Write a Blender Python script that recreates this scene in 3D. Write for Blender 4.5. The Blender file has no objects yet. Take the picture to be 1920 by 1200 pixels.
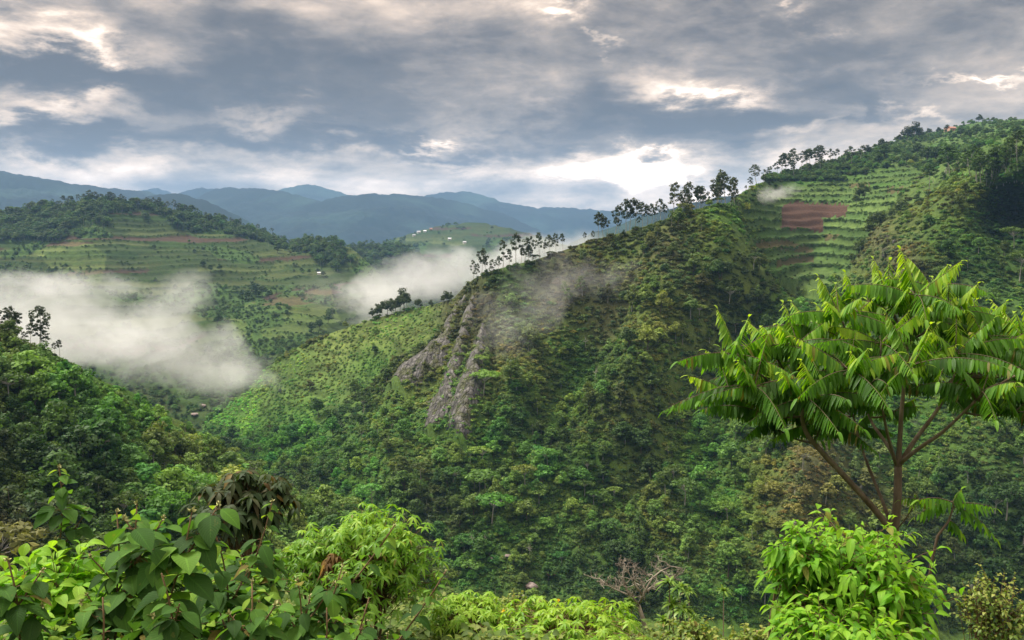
import bpy, math, random
import numpy as np
from math import radians as R, sin, cos, pi

# ------------------------------------------------------------------ camera
sc = bpy.context.scene
col = sc.collection
F = 1663.0                       # focal length in photo pixels (1920 wide)
PITCH = math.atan((600 - 430) / F)
cam_d = bpy.data.cameras.new('camera')
cam = bpy.data.objects.new('camera', cam_d)
col.objects.link(cam)
cam.location = (0, 0, 0)
cam.rotation_euler = (pi / 2 - PITCH, 0, 0)
cam_d.sensor_width = 36.0
cam_d.lens = 36.0 * F / 1920.0
cam_d.clip_start = 0.1
cam_d.clip_end = 40000
sc.camera = cam
sc.view_settings.view_transform = 'Standard'
sc.view_settings.look = 'None'
sc.view_settings.gamma = 1.0
sc.view_settings.exposure = 1.42
sc.render.engine = 'CYCLES'
cy = sc.cycles
cy.use_denoising = True
cy.max_bounces = 8
cy.diffuse_bounces = 3
cy.glossy_bounces = 2
cy.transmission_bounces = 3
cy.volume_bounces = 2
cy.transparent_max_bounces = 8
cy.volume_step_rate = 0.6
cy.volume_max_steps = 128
cy.sample_clamp_indirect = 6
sc.render.use_persistent_data = False


def at(px, py, Y):
    """3D point(s) seen at photo pixel px,py (1920x1200) at distance Y along +Y."""
    px = np.asarray(px, float); py = np.asarray(py, float); Y = np.asarray(Y, float)
    a = (px - 960) / F
    b = (600 - py) / F
    dx = a
    dy = cos(PITCH) + b * sin(PITCH)
    dz = -sin(PITCH) + b * cos(PITCH)
    k = Y / dy
    return np.stack([dx * k, dy * k, dz * k], -1)


def pix(P):
    P = np.asarray(P, float)
    x, y, z = P[..., 0], P[..., 1], P[..., 2]
    cy_ = y * cos(PITCH) - z * sin(PITCH)
    cu = y * sin(PITCH) + z * cos(PITCH)
    return 960 + F * x / cy_, 600 - F * cu / cy_


def azel(px, py):
    p = at(px, py, 1.0)
    return math.atan2(p[0], p[1]), math.atan2(p[2], math.hypot(p[0], p[1]))


# ------------------------------------------------------------------ node helper
class NT:
    def __init__(s, nt):
        s.nt = nt; s.n = nt.nodes; s.l = nt.links

    def add(s, t, ins=None, **kw):
        nd = s.n.new(t)
        for k, v in kw.items():
            setattr(nd, k, v)
        if ins:
            for k, v in ins.items():
                s.set(nd, k, v)
        return nd

    def set(s, nd, k, v):
        sock = nd.inputs[k]
        if isinstance(v, bpy.types.NodeSocket):
            s.l.new(v, sock)
        elif isinstance(v, bpy.types.Node):
            s.l.new(v.outputs[0], sock)
        else:
            sock.default_value = v

    def math(s, op, a, b=None, c=None, clamp=False):
        nd = s.n.new('ShaderNodeMath'); nd.operation = op; nd.use_clamp = clamp
        for i, v in enumerate((a, b, c)):
            if v is not None:
                s.set(nd, i, v)
        return nd.outputs[0]

    def vmath(s, op, a, b=None, out=0):
        nd = s.n.new('ShaderNodeVectorMath'); nd.operation = op
        s.set(nd, 0, a)
        if b is not None:
            s.set(nd, 1, b)
        return nd.outputs[out]

    def noise(s, vec, scale, detail=4, rough=0.5, dist=0.0, out=0):
        nd = s.n.new('ShaderNodeTexNoise')
        if vec is not None:
            s.set(nd, 'Vector', vec)
        nd.inputs['Scale'].default_value = scale
        nd.inputs['Detail'].default_value = detail
        nd.inputs['Roughness'].default_value = rough
        nd.inputs['Distortion'].default_value = dist
        return nd.outputs[out]

    def ramp(s, fac, stops, interp='LINEAR'):
        nd = s.n.new('ShaderNodeValToRGB'); nd.color_ramp.interpolation = interp
        el = nd.color_ramp.elements
        while len(el) < len(stops):
            el.new(0.5)
        for e, (p, c) in zip(el, stops):
            e.position = p; e.color = (*c, 1)
        s.set(nd, 'Fac', fac)
        return nd.outputs[0]

    def mixc(s, fac, a, b, mode='MIX'):
        nd = s.n.new('ShaderNodeMix'); nd.data_type = 'RGBA'; nd.blend_type = mode
        s.set(nd, 0, fac); s.set(nd, 6, a); s.set(nd, 7, b)
        return nd.outputs[2]


# ------------------------------------------------------------------ sun and sky
SUN_AZ, SUN_EL = R(-60), R(58)          # azimuth from +Y towards +X
sun_d = bpy.data.lights.new('sun', 'SUN')
sun = bpy.data.objects.new('sun', sun_d)
col.objects.link(sun)
sun_d.energy = 2.6
sun_d.angle = R(20)
sun_d.color = (1.0, 0.95, 0.86)
from mathutils import Vector
sdir = Vector((sin(SUN_AZ) * cos(SUN_EL), cos(SUN_AZ) * cos(SUN_EL), sin(SUN_EL)))
sun.rotation_euler = (-sdir).to_track_quat('-Z', 'Y').to_euler()
sun.location = (0, 0, 500)

world = bpy.data.worlds.new('World')
sc.world = world
world.use_nodes = True
W = NT(world.node_tree)
W.n.clear()
tc = W.add('ShaderNodeTexCoord')
sep = W.add('ShaderNodeSeparateXYZ', {0: tc.outputs['Generated']})
X_, Y_, Z_ = sep.outputs
az = W.math('ARCTAN2', X_, Y_)
el = W.math('ARCSINE', Z_)
zc = W.math('ADD', W.math('MAXIMUM', Z_, 0.0), 0.16)
plane = W.add('ShaderNodeCombineXYZ', {0: W.math('DIVIDE', X_, zc), 1: W.math('DIVIDE', Y_, zc), 2: 0.0})
big = W.noise(plane, 0.85, 9, 0.58, 0.4)
streak = W.vmath('MULTIPLY', tc.outputs['Generated'], (7.0, 7.0, 19.0))
fine = W.noise(streak, 1.0, 9, 0.62, 0.25)
wn = W.noise(W.vmath('MULTIPLY', tc.outputs['Generated'], (9.0, 9.0, 24.0)), 1.0, 6, 0.62, 0.2, out=1)
warp = W.vmath('MULTIPLY', W.vmath('SUBTRACT', wn, (0.5, 0.5, 0.5)), (0.17, 0.12, 0.0))
A = W.vmath('ADD', W.add('ShaderNodeCombineXYZ', {0: az, 1: el, 2: 0.0}), warp)
val = W.math('MULTIPLY_ADD', W.math('SUBTRACT', big, 0.5), 1.35, 0.42)
val = W.math('MULTIPLY_ADD', W.math('SUBTRACT', fine, 0.5), 1.15, val)
lump = W.noise(W.vmath('MULTIPLY', tc.outputs['Generated'], (19.0, 19.0, 44.0)), 1.0, 6, 0.55, 0.5)
val = W.math('MULTIPLY_ADD', W.math('SUBTRACT', lump, 0.5), 0.55, val)
# broken cloud: (photo px, py, half width, half height, brighter + / darker -)
CLOUDS = [
    (80, 62, 120, 28, .62), (165, 85, 45, 16, .38), (20, 40, 90, 25, .22),
    (90, 135, 150, 42, -.36), (330, 135, 190, 70, -.36), (480, 160, 220, 50, -.16), (560, 60, 200, 40, .02),
    (110, 205, 85, 20, .5), (200, 188, 30, 8, .30), (70, 240, 120, 13, -.34), (430, 268, 300, 18, -.36),
    (480, 236, 60, 14, .24), (530, 190, 32, 8, .22), (800, 272, 30, 7, .55), (700, 262, 90, 13, -.24),
    (880, 286, 75, 11, -.28), (1060, 42, 30, 14, .55), (1010, 14, 60, 22, .25), (1130, 86, 26, 6, .32),
    (1330, 165, 75, 15, .55), (1240, 145, 60, 20, .22), (1390, 228, 150, 28, -.42), (1150, 212, 180, 26, -.34),
    (1545, 228, 42, 13, .5), (1475, 250, 34, 9, .34), (1620, 229, 40, 9, -.45), (1705, 224, 55, 7, .40),
    (1820, 143, 70, 5, .36), (1760, 85, 210, 45, -.16), (1480, 16, 14, 8, .4), (1535, 40, 22, 11, .28),
    (1180, 310, 70, 20, .54), (1110, 338, 60, 8, .35), (1230, 290, 40, 10, .35), (1280, 320, 40, 8, .25),
    (700, 318, 560, 26, .17), (250, 305, 320, 20, .08), (1350, 330, 300, 30, .12), (1260, 372, 230, 26, .22), (960, 345, 200, 14, .10), (1240, 330, 60, 12, .10), (1100, 275, 160, 12, -.08), (860, 322, 12, 5, -.12),
    (1650, 30, 160, 30, -.06), (900, 120, 220, 60, -.03), (1450, 305, 150, 18, .12), (1450, 80, 200, 40, -.05),
]
for (px, py, hw, hh, amp) in CLOUDS:
    a0, e0 = azel(px, py)
    d = W.vmath('SUBTRACT', A, (a0, e0, 0))
    d = W.vmath('MULTIPLY', d, (F / hw, F / hh, 0))
    q = W.vmath('DOT_PRODUCT', d, d, out=1)
    g = W.math('EXPONENT', W.math('MULTIPLY', q, -0.7))
    val = W.math('MULTIPLY_ADD', g, amp, val)
cloud = W.ramp(val, [(0.0, (.135, .135, .15)), (.22, (.20, .19, .195)), (.42, (.37, .335, .31)),
                     (.60, (.62, .53, .455)), (.78, (.96, .80, .66)), (.93, (1.3, 1.13, .97)), (1.0, (1.7, 1.55, 1.4))])
# overcast: brighter towards the zenith, thin bright air towards the horizon
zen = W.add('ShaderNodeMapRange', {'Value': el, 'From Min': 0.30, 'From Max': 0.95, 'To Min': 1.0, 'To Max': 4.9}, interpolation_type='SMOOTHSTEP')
hor = W.add('ShaderNodeMapRange', {'Value': el, 'From Min': 0.0, 'From Max': 0.13, 'To Min': 1.62, 'To Max': 1.0}, interpolation_type='SMOOTHSTEP')
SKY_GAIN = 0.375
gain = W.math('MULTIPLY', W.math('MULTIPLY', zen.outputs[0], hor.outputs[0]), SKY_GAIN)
cloud = W.mixc(1.0, cloud, (1.06, 1.0, .94, 1), 'MULTIPLY')
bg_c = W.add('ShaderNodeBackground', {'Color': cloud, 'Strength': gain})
sky = W.add('ShaderNodeTexSky', sky_type='NISHITA', sun_disc=False, sun_elevation=SUN_EL, sun_rotation=SUN_AZ, altitude=1500)
bg_s = W.add('ShaderNodeBackground', {'Color': sky.outputs[0], 'Strength': 0.07})
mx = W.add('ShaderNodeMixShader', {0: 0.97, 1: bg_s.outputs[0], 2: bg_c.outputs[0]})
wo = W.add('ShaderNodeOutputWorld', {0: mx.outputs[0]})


# ------------------------------------------------------------------ mesh helpers
def make_mesh(name, V, faces, mats=(), fattr=None, cattr=None, vattr=None, smooth=False, mat_idx=None):
    """V (N,3); faces = list of (M,k) int arrays; cattr {name:(N,3)}, fattr {name:(N,)}, vattr {name:(N,3)}"""
    V = np.asarray(V, np.float32)
    me = bpy.data.meshes.new(name)
    me.vertices.add(len(V))
    me.vertices.foreach_set('co', V.ravel())
    faces = [np.asarray(f, np.int32) for f in faces if len(f)]
    if faces:
        loops = np.concatenate([f.ravel() for f in faces])
        tot = np.concatenate([np.full(len(f), f.shape[1], np.int32) for f in faces])
        st = np.concatenate([[0], np.cumsum(tot)[:-1]]).astype(np.int32)
        me.loops.add(len(loops))
        me.loops.foreach_set('vertex_index', loops)
        me.polygons.add(len(tot))
        me.polygons.foreach_set('loop_start', st)
        me.polygons.foreach_set('loop_total', tot)
        if mat_idx is not None:
            me.polygons.foreach_set('material_index', np.asarray(mat_idx, np.int32))
        me.polygons.foreach_set('use_smooth', np.full(len(tot), bool(smooth)))
    for m in mats:
        me.materials.append(m)
    for k, v in (fattr or {}).items():
        a = me.attributes.new(k, 'FLOAT', 'POINT'); a.data.foreach_set('value', np.asarray(v, np.float32))
    for k, v in (vattr or {}).items():
        a = me.attributes.new(k, 'FLOAT_VECTOR', 'POINT'); a.data.foreach_set('vector', np.asarray(v, np.float32).ravel())
    for k, v in (cattr or {}).items():
        v = np.asarray(v, np.float32)
        a = me.attributes.new(k, 'FLOAT_COLOR', 'POINT')
        a.data.foreach_set('color', np.concatenate([v, np.ones((len(v), 1), np.float32)], 1).ravel())
    me.update()
    me.validate()
    return me


def link(name, me, parent=None, loc=None, rot=None, scl=None):
    o = bpy.data.objects.new(name, me)
    col.objects.link(o)
    if parent is not None:
        o.parent = parent
    if loc is not None:
        o.location = [float(c) for c in loc]
    if rot is not None:
        o.rotation_euler = [float(c) for c in rot]
    if scl is not None:
        o.scale = (scl, scl, scl) if np.isscalar(scl) else [float(c) for c in scl]
    return o


def tag(o, label=None, cat=None, group=None, kind=None):
    if label: o['label'] = label
    if cat: o['category'] = cat
    if group: o['group'] = group
    if kind: o['kind'] = kind
    return o


class MB:
    """collects geometry for one mesh"""
    def __init__(s):
        s.V = []; s.F = []; s.L = []; s.n = 0

    def add(s, V, faces, lc=None):
        V = np.asarray(V, float).reshape(-1, 3)
        s.V.append(V)
        s.L.append(np.zeros((len(V), 3)) if lc is None else np.asarray(lc, float).reshape(-1, 3))
        for f in faces:
            f = np.asarray(f, int)
            if len(f): s.F.append(f + s.n)
        s.n += len(V)

    def tube(s, pts, rad, sides=6, rnd=0.5, cap=True):
        pts = np.asarray(pts, float); n = len(pts)
        rad = np.broadcast_to(np.asarray(rad, float), (n,))
        t = np.gradient(pts, axis=0); t /= np.linalg.norm(t, axis=1, keepdims=True) + 1e-9
        ref = np.array([0.31, 0.95, 0.05]) if abs(t[0, 2]) > 0.5 else np.array([0, 0, 1.0])
        a = np.cross(t, ref); a /= np.linalg.norm(a, axis=1, keepdims=True) + 1e-9
        b = np.cross(t, a)
        th = np.arange(sides) / sides * 2 * pi
        V = pts[:, None] + rad[:, None, None] * (a[:, None] * np.cos(th)[None, :, None] + b[:, None] * np.sin(th)[None, :, None])
        i = np.arange(n - 1)[:, None] * sides; j = np.arange(sides)[None]; j2 = (j + 1) % sides
        f = np.stack([i + j, i + j2, i + sides + j2, i + sides + j], -1).reshape(-1, 4)
        lc = np.zeros((n, sides, 3)); lc[..., 0] = np.linspace(0, 1, n)[:, None]; lc[..., 2] = rnd
        fs = [f]
        if cap:
            fs += [np.arange(sides)[None, ::-1], (np.arange(sides) + (n - 1) * sides)[None]]
        s.add(V.reshape(-1, 3), fs, lc.reshape(-1, 3))

    def box(s, c, d, rz=0.0):
        c = np.asarray(c, float); d = np.asarray(d, float) / 2
        q = np.array([[x, y, z] for z in (-1, 1) for y in (-1, 1) for x in (-1, 1)], float) * d
        ca, sa = cos(rz), sin(rz)
        q = np.stack([q[:, 0] * ca - q[:, 1] * sa, q[:, 0] * sa + q[:, 1] * ca, q[:, 2]], 1) + c
        s.add(q, [[[0, 2, 3, 1], [4, 5, 7, 6], [0, 1, 5, 4], [2, 6, 7, 3], [0, 4, 6, 2], [1, 3, 7, 5]]])

    def leaves(s, P, D, N, L, Wd, prof, droop=0.2, fold=0.25, nseg=None, rnd=None, twist=None, rng=None):
        """batch of leaf blades: base P, direction D, face normal N, length L, half-width Wd; prof = half-width profile along the blade"""
        P = np.asarray(P, float); n = len(P)
        if n == 0: return
        D = D / (np.linalg.norm(D, axis=1, keepdims=True) + 1e-9)
        S = np.cross(D, N); S /= np.linalg.norm(S, axis=1, keepdims=True) + 1e-9
        N = np.cross(S, D)
        L = np.broadcast_to(np.asarray(L, float), (n,)); Wd = np.broadcast_to(np.asarray(Wd, float), (n,))
        droop = np.broadcast_to(np.asarray(droop, float), (n,)); fold = np.broadcast_to(np.asarray(fold, float), (n,))
        prof = np.asarray(prof, float); m = len(prof)
        t = np.linspace(0, 1, m)
        mid = P[:, None] + D[:, None] * (L[:, None] * t)[..., None]
        mid = mid + np.array([0, 0, -1.0]) * (droop[:, None] * L[:, None] * t ** 2)[..., None]
        w = Wd[:, None] * prof[None]
        V = np.empty((n, m, 3, 3))
        V[:, :, 1] = mid
        up = N[:, None] * (fold[:, None] * w)[..., None]
        V[:, :, 0] = mid - S[:, None] * w[..., None] + up
        V[:, :, 2] = mid + S[:, None] * w[..., None] + up
        lc = np.zeros((n, m, 3, 3)); lc[..., 0] = t[None, :, None]
        lc[:, :, 0, 1] = -1; lc[:, :, 2, 1] = 1
        rnd = (rng or np.random.default_rng(1)).random(n) if rnd is None else np.broadcast_to(rnd, (n,))
        lc[..., 2] = rnd[:, None, None]
        base = (np.arange(n) * m * 3)[:, None, None]
        k = (np.arange(m - 1) * 3)[None, :, None]
        q = np.array([[0, 1, 4, 3], [1, 2, 5, 4]])
        f = (base + k)[..., None] + q[None, None]
        s.add(V.reshape(-1, 3), [f.reshape(-1, 4)], lc.reshape(-1, 3))

    def cards(s, P, N, size, rng, rnd=None, aspect=0.62):
        """small bent leaf-spray facets: 4-corner rhombs folded along the middle"""
        n = len(P)
        if n == 0: return
        N = N / (np.linalg.norm(N, axis=1, keepdims=True) + 1e-9)
        r = rng.normal(size=(n, 3)); a = np.cross(N, r); a /= np.linalg.norm(a, axis=1, keepdims=True) + 1e-9
        b = np.cross(N, a)
        size = np.broadcast_to(np.asarray(size, float), (n,))[:, None]
        bend = N * size * rng.uniform(-.25, .1, (n, 1))
        k1 = rng.uniform(.7, 1.15, (n, 1)); k2 = rng.uniform(.7, 1.15, (n, 1))
        V = np.stack([P - a * size * k1, P - b * size * aspect + bend, P + a * size * k2, P + b * size * aspect * k1 + bend], 1)
        rnd = rng.random(n) if rnd is None else rnd
        lc = np.zeros((n, 4, 3)); lc[..., 2] = rnd[:, None]
        i = (np.arange(n) * 4)[:, None]
        f = np.concatenate([i + np.array([[0, 1, 2]]), i + np.array([[0, 2, 3]])], 1).reshape(-1, 3)
        s.add(V.reshape(-1, 3), [f], lc.reshape(-1, 3))

    def mesh(s, name, mat, smooth=False):
        V = np.concatenate(s.V); L = np.concatenate(s.L)
        by = {}
        for f in s.F: by.setdefault(f.shape[1], []).append(f)
        fs = [np.concatenate(v) for v in by.values()]
        return make_mesh(name, V, fs, [mat], vattr={'lc': L}, smooth=smooth)


# ------------------------------------------------------------------ noise (numpy)
def _hash(i, j, k, seed):
    h = (i.astype(np.int64) * 374761393 + j.astype(np.int64) * 668265263 + k.astype(np.int64) * 2147483647 + seed * 974634777) & 0xffffffff
    h = ((h ^ (h >> 13)) * 1274126177) & 0xffffffff
    h = ((h ^ (h >> 16)) * 2246822519) & 0xffffffff
    return ((h ^ (h >> 15)) & 0xffffff) / float(0xffffff)


def vnoise(x, y, z=0.0, seed=0):
    x, y, z = np.broadcast_arrays(np.asarray(x, float), np.asarray(y, float), np.asarray(z, float))
    i, j, k = np.floor(x), np.floor(y), np.floor(z)
    u, v, w = x - i, y - j, z - k
    u, v, w = (q * q * (3 - 2 * q) for q in (u, v, w))
    r = 0
    for a in (0, 1):
        for b in (0, 1):
            for c in (0, 1):
                wt = (u if a else 1 - u) * (v if b else 1 - v) * (w if c else 1 - w)
                r = r + wt * _hash(i + a, j + b, k + c, seed)
    return r


def fbm(x, y, z=0.0, oct=4, seed=0, gain=0.5):
    s = 0; a = 1; t = 0
    for o in range(oct):
        s = s + a * vnoise(x * 2 ** o, y * 2 ** o, np.asarray(z, float) * 2 ** o, seed + o * 17); t += a; a *= gain
    return s / t


def sstep(a, b, x):
    t = np.clip((x - a) / (b - a), 0, 1)
    return t * t * (3 - 2 * t)


def inpoly(px, py, poly):
    px = np.asarray(px, float); py = np.asarray(py, float)
    r = np.zeros(px.shape, bool); n = len(poly)
    for i in range(n):
        x1, y1 = poly[i]; x2, y2 = poly[(i + 1) % n]
        c = ((y1 > py) != (y2 > py)) & (px < (x2 - x1) * (py - y1) / ((y2 - y1) or 1e-9) + x1)
        r ^= c
    return r


class TPS:
    """thin-plate spline through scattered control points"""
    def __init__(s, xy, v, lam=1e-3):
        s.xy = np.asarray(xy, float) / 1000.0; v = np.asarray(v, float)
        if v.ndim == 1: v = v[:, None]
        n = len(s.xy)
        A_ = np.zeros((n + 3, n + 3))
        A_[:n, :n] = s.k(s.xy, s.xy) + lam * np.eye(n)
        A_[:n, n] = 1; A_[:n, n + 1:] = s.xy
        A_[n:, :n] = A_[:n, n:].T
        s.c = np.linalg.solve(A_, np.concatenate([v, np.zeros((3, v.shape[1]))]))

    @staticmethod
    def k(a, b):
        d2 = ((a[:, None] - b[None]) ** 2).sum(-1)
        return 0.5 * d2 * np.log(d2 + 1e-12)

    def __call__(s, px, py):
        sh = np.shape(px)
        q = np.stack([np.ravel(px), np.ravel(py)], 1) / 1000.0
        n = len(s.xy); out = np.empty((len(q), s.c.shape[1]))
        for i in range(0, len(q), 20000):
            e = q[i:i + 20000]
            out[i:i + 20000] = s.k(e, s.xy) @ s.c[:n] + s.c[n] + e @ s.c[n + 1:]
        return out[:, 0].reshape(sh) if out.shape[1] == 1 else out.reshape(*sh, -1)


class IDW:
    """smooth blend of colours given at scattered points"""
    def __init__(s, pts):
        s.xy = np.array([p[:2] for p in pts], float); s.v = np.array([p[2] for p in pts], float)

    def __call__(s, px, py):
        sh = np.shape(px); q = np.stack([np.ravel(px), np.ravel(py)], 1)
        out = np.empty((len(q), 3))
        for i in range(0, len(q), 20000):
            d2 = ((q[i:i + 20000, None] - s.xy[None]) ** 2).sum(-1) + 900.0
            w = d2 ** -1.6
            out[i:i + 20000] = (w @ s.v) / w.sum(1, keepdims=True)
        return out.reshape(*sh, 3)


# ------------------------------------------------------------------ materials
def new_mat(name):
    m = bpy.data.materials.new(name); m.use_nodes = True
    t = NT(m.node_tree); t.n.clear()
    return m, t


def leaf_mat(name, stops, rough=0.5, spec=0.3, transl=0.35, veins=False, tinted=False, tcol=None):
    """stops: colour ramp over each leaf's own random number"""
    m, t = new_mat(name)
    at_ = t.add('ShaderNodeAttribute', attribute_name='lc')
    sp = t.add('ShaderNodeSeparateXYZ', {0: at_.outputs['Vector']})
    if tinted:
        ti = t.add('ShaderNodeAttribute', attribute_name='tint', attribute_type='INSTANCER')
        g = t.ramp(sp.outputs[2], [(0, (.55, .6, .55)), (.5, (1, 1, 1)), (1, (1.5, 1.45, 1.25))])
        c = t.mixc(1.0, ti.outputs['Color'], g, 'MULTIPLY')
    else:
        c = t.ramp(sp.outputs[2], stops)
        dead = t.math('MULTIPLY', t.math('GREATER_THAN', t.math('FRACT', t.math('MULTIPLY', sp.outputs[2], 977.0)), .975), .7)
        c = t.mixc(dead, c, (.21, .14, .04, 1))
    b = t.add('ShaderNodeBsdfPrincipled', {'Roughness': rough, 'Specular IOR Level': spec})
    if veins:
        s_ = t.math('ABSOLUTE', sp.outputs[1])
        ph = t.math('MULTIPLY_ADD', sp.outputs[0], 11.0, t.math('MULTIPLY', s_, -4.0))
        wv = t.math('ABSOLUTE', t.math('SUBTRACT', t.math('FRACT', ph), 0.5))
        midr = t.math('MULTIPLY', t.math('LESS_THAN', s_, 0.07), 0.6)
        ln = t.math('MAXIMUM', t.math('MULTIPLY', t.math('LESS_THAN', wv, 0.07), 0.28), midr)
        geo = t.add('ShaderNodeNewGeometry')
        bl = t.noise(geo.outputs['Position'], 30, 3, 0.6)
        c = t.mixc(t.math('MULTIPLY', t.math('GREATER_THAN', bl, 0.66), 0.22), c, (.22, .18, .05, 1))
        lite = t.mixc(1.0, c, (1.5, 1.5, 1.35, 1), 'MULTIPLY')
        c = t.mixc(ln, c, lite)
        bp = t.add('ShaderNodeBump', {'Strength': 0.5, 'Distance': 0.004, 'Height': wv})
        t.set(b, 'Normal', bp.outputs[0])
    t.set(b, 'Base Color', c)
    tr = t.add('ShaderNodeBsdfTranslucent')
    tc_ = t.mixc(1.0, c, tcol or (1.5, 1.45, .55, 1), 'MULTIPLY')
    t.set(tr, 'Color', tc_)
    mx_ = t.add('ShaderNodeMixShader', {0: transl, 1: b.outputs[0], 2: tr.outputs[0]})
    t.add('ShaderNodeOutputMaterial', {0: mx_.outputs[0]})
    return m


def bark_mat(name, c1, c2, scale=6):
    m, t = new_mat(name)
    tc_ = t.add('ShaderNodeTexCoord')
    n = t.noise(t.vmath('MULTIPLY', tc_.outputs['Object'], (1, 1, .35)), scale, 6, .65)
    c = t.ramp(n, [(.3, c1), (.7, c2)])
    bp = t.add('ShaderNodeBump', {'Strength': .5, 'Distance': .01, 'Height': n})
    b = t.add('ShaderNodeBsdfPrincipled', {'Base Color': c, 'Roughness': .85, 'Specular IOR Level': .2, 'Normal': bp.outputs[0]})
    t.add('ShaderNodeOutputMaterial', {0: b.outputs[0]})
    return m


def ground_mat(name, bump=0.6, scale=.35):
    """slope soil and low cover: the stored ground colour, broken up by clumps"""
    m, t = new_mat(name)
    a = t.add('ShaderNodeAttribute', attribute_name='col')
    geo = t.add('ShaderNodeNewGeometry')
    n1 = t.noise(geo.outputs['Position'], scale, 6, .65)
    n2 = t.noise(geo.outputs['Position'], scale * 5, 4, .6)
    f = t.ramp(n1, [(.3, (.55, .58, .55)), (.5, (1, 1, 1)), (.72, (1.4, 1.32, 1.1))])
    f2 = t.ramp(n2, [(.3, (.7, .7, .7)), (.7, (1.25, 1.25, 1.2))])
    c = t.mixc(1.0, t.mixc(1.0, a.outputs['Color'], f, 'MULTIPLY'), f2, 'MULTIPLY')
    bp = t.add('ShaderNodeBump', {'Strength': bump, 'Distance': 1.2, 'Height': n2})
    b = t.add('ShaderNodeBsdfPrincipled', {'Base Color': c, 'Roughness': .95, 'Specular IOR Level': .1, 'Normal': bp.outputs[0]})
    t.add('ShaderNodeOutputMaterial', {0: b.outputs[0]})
    return m


def flat_mat(name, c, rough=.7, var=.25, scale=3, metal=0):
    m, t = new_mat(name)
    tc_ = t.add('ShaderNodeTexCoord')
    n = t.noise(tc_.outputs['Object'], scale, 5, .6)
    c1 = tuple(x * (1 - var) for x in c); c2 = tuple(min(1, x * (1 + var)) for x in c)
    b = t.add('ShaderNodeBsdfPrincipled', {'Base Color': t.ramp(n, [(.3, c1), (.7, c2)]), 'Roughness': rough, 'Metallic': metal, 'Specular IOR Level': .3})
    t.add('ShaderNodeOutputMaterial', {0: b.outputs[0]})
    return m


M_FOREST = leaf_mat('forest_leaves', None, .6, .22, .35, tinted=True, tcol=(1.4, 1.4, .6, 1))
M_BARK_PALE = bark_mat('pale_bark', (.20, .18, .15), (.42, .40, .35), 2)
M_BARK = bark_mat('brown_bark', (.06, .045, .03), (.16, .12, .08), 3)
M_GROUND = ground_mat('slope_cover')
M_FIELD = ground_mat('terraced_fields', .4, .2)
M_MOUNT = ground_mat('mountain_forest', .9, .03)


# ------------------------------------------------------------------ terrain layers
class Layer:
    """one hillside: ridge line and lower edge (photo pixels), distances at control points; everything is built as true 3D ground"""
    def __init__(s, top, bot, depth, disp=None, terr=None, back=0.55, floor=-335):
        s.top = np.array(top, float); s.bot = np.array(bot, float)
        s.tps = TPS([(a, b) for a, b, c in depth], [math.log(c) for a, b, c in depth], 2e-4)
        s.disp = disp; s.terr = terr; s.back = back; s.floor = floor

    def ty(s, px): return np.interp(px, s.top[:, 0], s.top[:, 1])
    def by(s, px): return np.interp(px, s.bot[:, 0], s.bot[:, 1])

    def P(s, px, py):
        px = np.asarray(px, float); py = np.asarray(py, float)
        Q = at(px, py, np.exp(s.tps(px, py)))
        v = (py - s.ty(px))
        if s.disp is not None:
            Q[..., 2] += s.disp(Q, px, py) * sstep(0, 40, v)
        if s.terr is not None:
            Q = s.terr(Q, px, py)
        return Q

    def build(s, name, mat, du, nv, color, pw=1.25, kind='structure', split=None):
        xs = np.arange(s.top[0, 0], s.top[-1, 0] + 1, du)
        v = np.linspace(0, 1, nv) ** pw
        PX = np.repeat(xs[None], nv, 0)
        T, B = s.ty(xs), s.by(xs)
        PY = T[None] + (B - T)[None] * v[:, None]
        Q = s.P(PX, PY)
        C = color(PX, PY, Q)
        # far side of the hill falls away behind the ridge; below, the foot runs down to the valley
        rows_b = []; top = Q[0]
        dirh = top * np.array([1, 1, 0]); dirh /= np.linalg.norm(dirh, axis=1, keepdims=True)
        dist = top[:, 1].mean()
        for k, st in enumerate((.012, .04, .10, .22, .45)):
            r = top + dirh * (st * dist); r[:, 2] = np.maximum(top[:, 2] - s.back * st * dist * (0.5 + .5 * min(1, k / 2)), s.floor)
            rows_b.append(r)
        rows_f = []; bot = Q[-1]
        dirf = bot * np.array([1, 1, 0]); dirf /= np.linalg.norm(dirf, axis=1, keepdims=True)
        for st in (.05, .15, .35):
            r = bot - dirf * (st * bot[:, 1:2] * .6); r[:, 2] = np.maximum(bot[:, 2] - 1.2 * st * bot[:, 1], s.floor)
            rows_f.append(r)
        ALL = np.concatenate([np.stack(rows_b[::-1]), Q, np.stack(rows_f)])
        CA = np.concatenate([np.repeat(C[:1], 5, 0), C, np.repeat(C[-1:], 3, 0)])
        n0, n1 = ALL.shape[:2]
        idx = np.arange(n0 * n1).reshape(n0, n1)
        f = np.stack([idx[:-1, :-1], idx[1:, :-1], idx[1:, 1:], idx[:-1, 1:]], -1).reshape(-1, 4)
        V = ALL.reshape(-1, 3); CC = CA.reshape(-1, 3)
        if split is not None:
            PXA = np.repeat(xs[None], n0, 0).ravel()
            PYA = np.concatenate([np.full((5, n1), -1e4), PY, np.full((3, n1), 1e5)]).ravel()
            mid = lambda a: a[f].mean(1)
            rest = np.ones(len(f), bool)
            for (nm, poly, m2, c2) in split:
                sel = inpoly(mid(PXA), mid(PYA), poly) & rest
                rest &= ~sel
                u, inv = np.unique(f[sel], return_inverse=True)
                if len(u):
                    o2 = link(nm, make_mesh(nm, V[u], [inv.reshape(-1, 4)], [m2], cattr={'col': np.tile(c2, (len(u), 1))}, smooth=True))
                    tag(o2, kind='structure')
            f = f[rest]
        o = link(name, make_mesh(name, V, [f], [mat], cattr={'col': CC}, smooth=True))
        if kind: tag(o, kind=kind)
        return o


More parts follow.
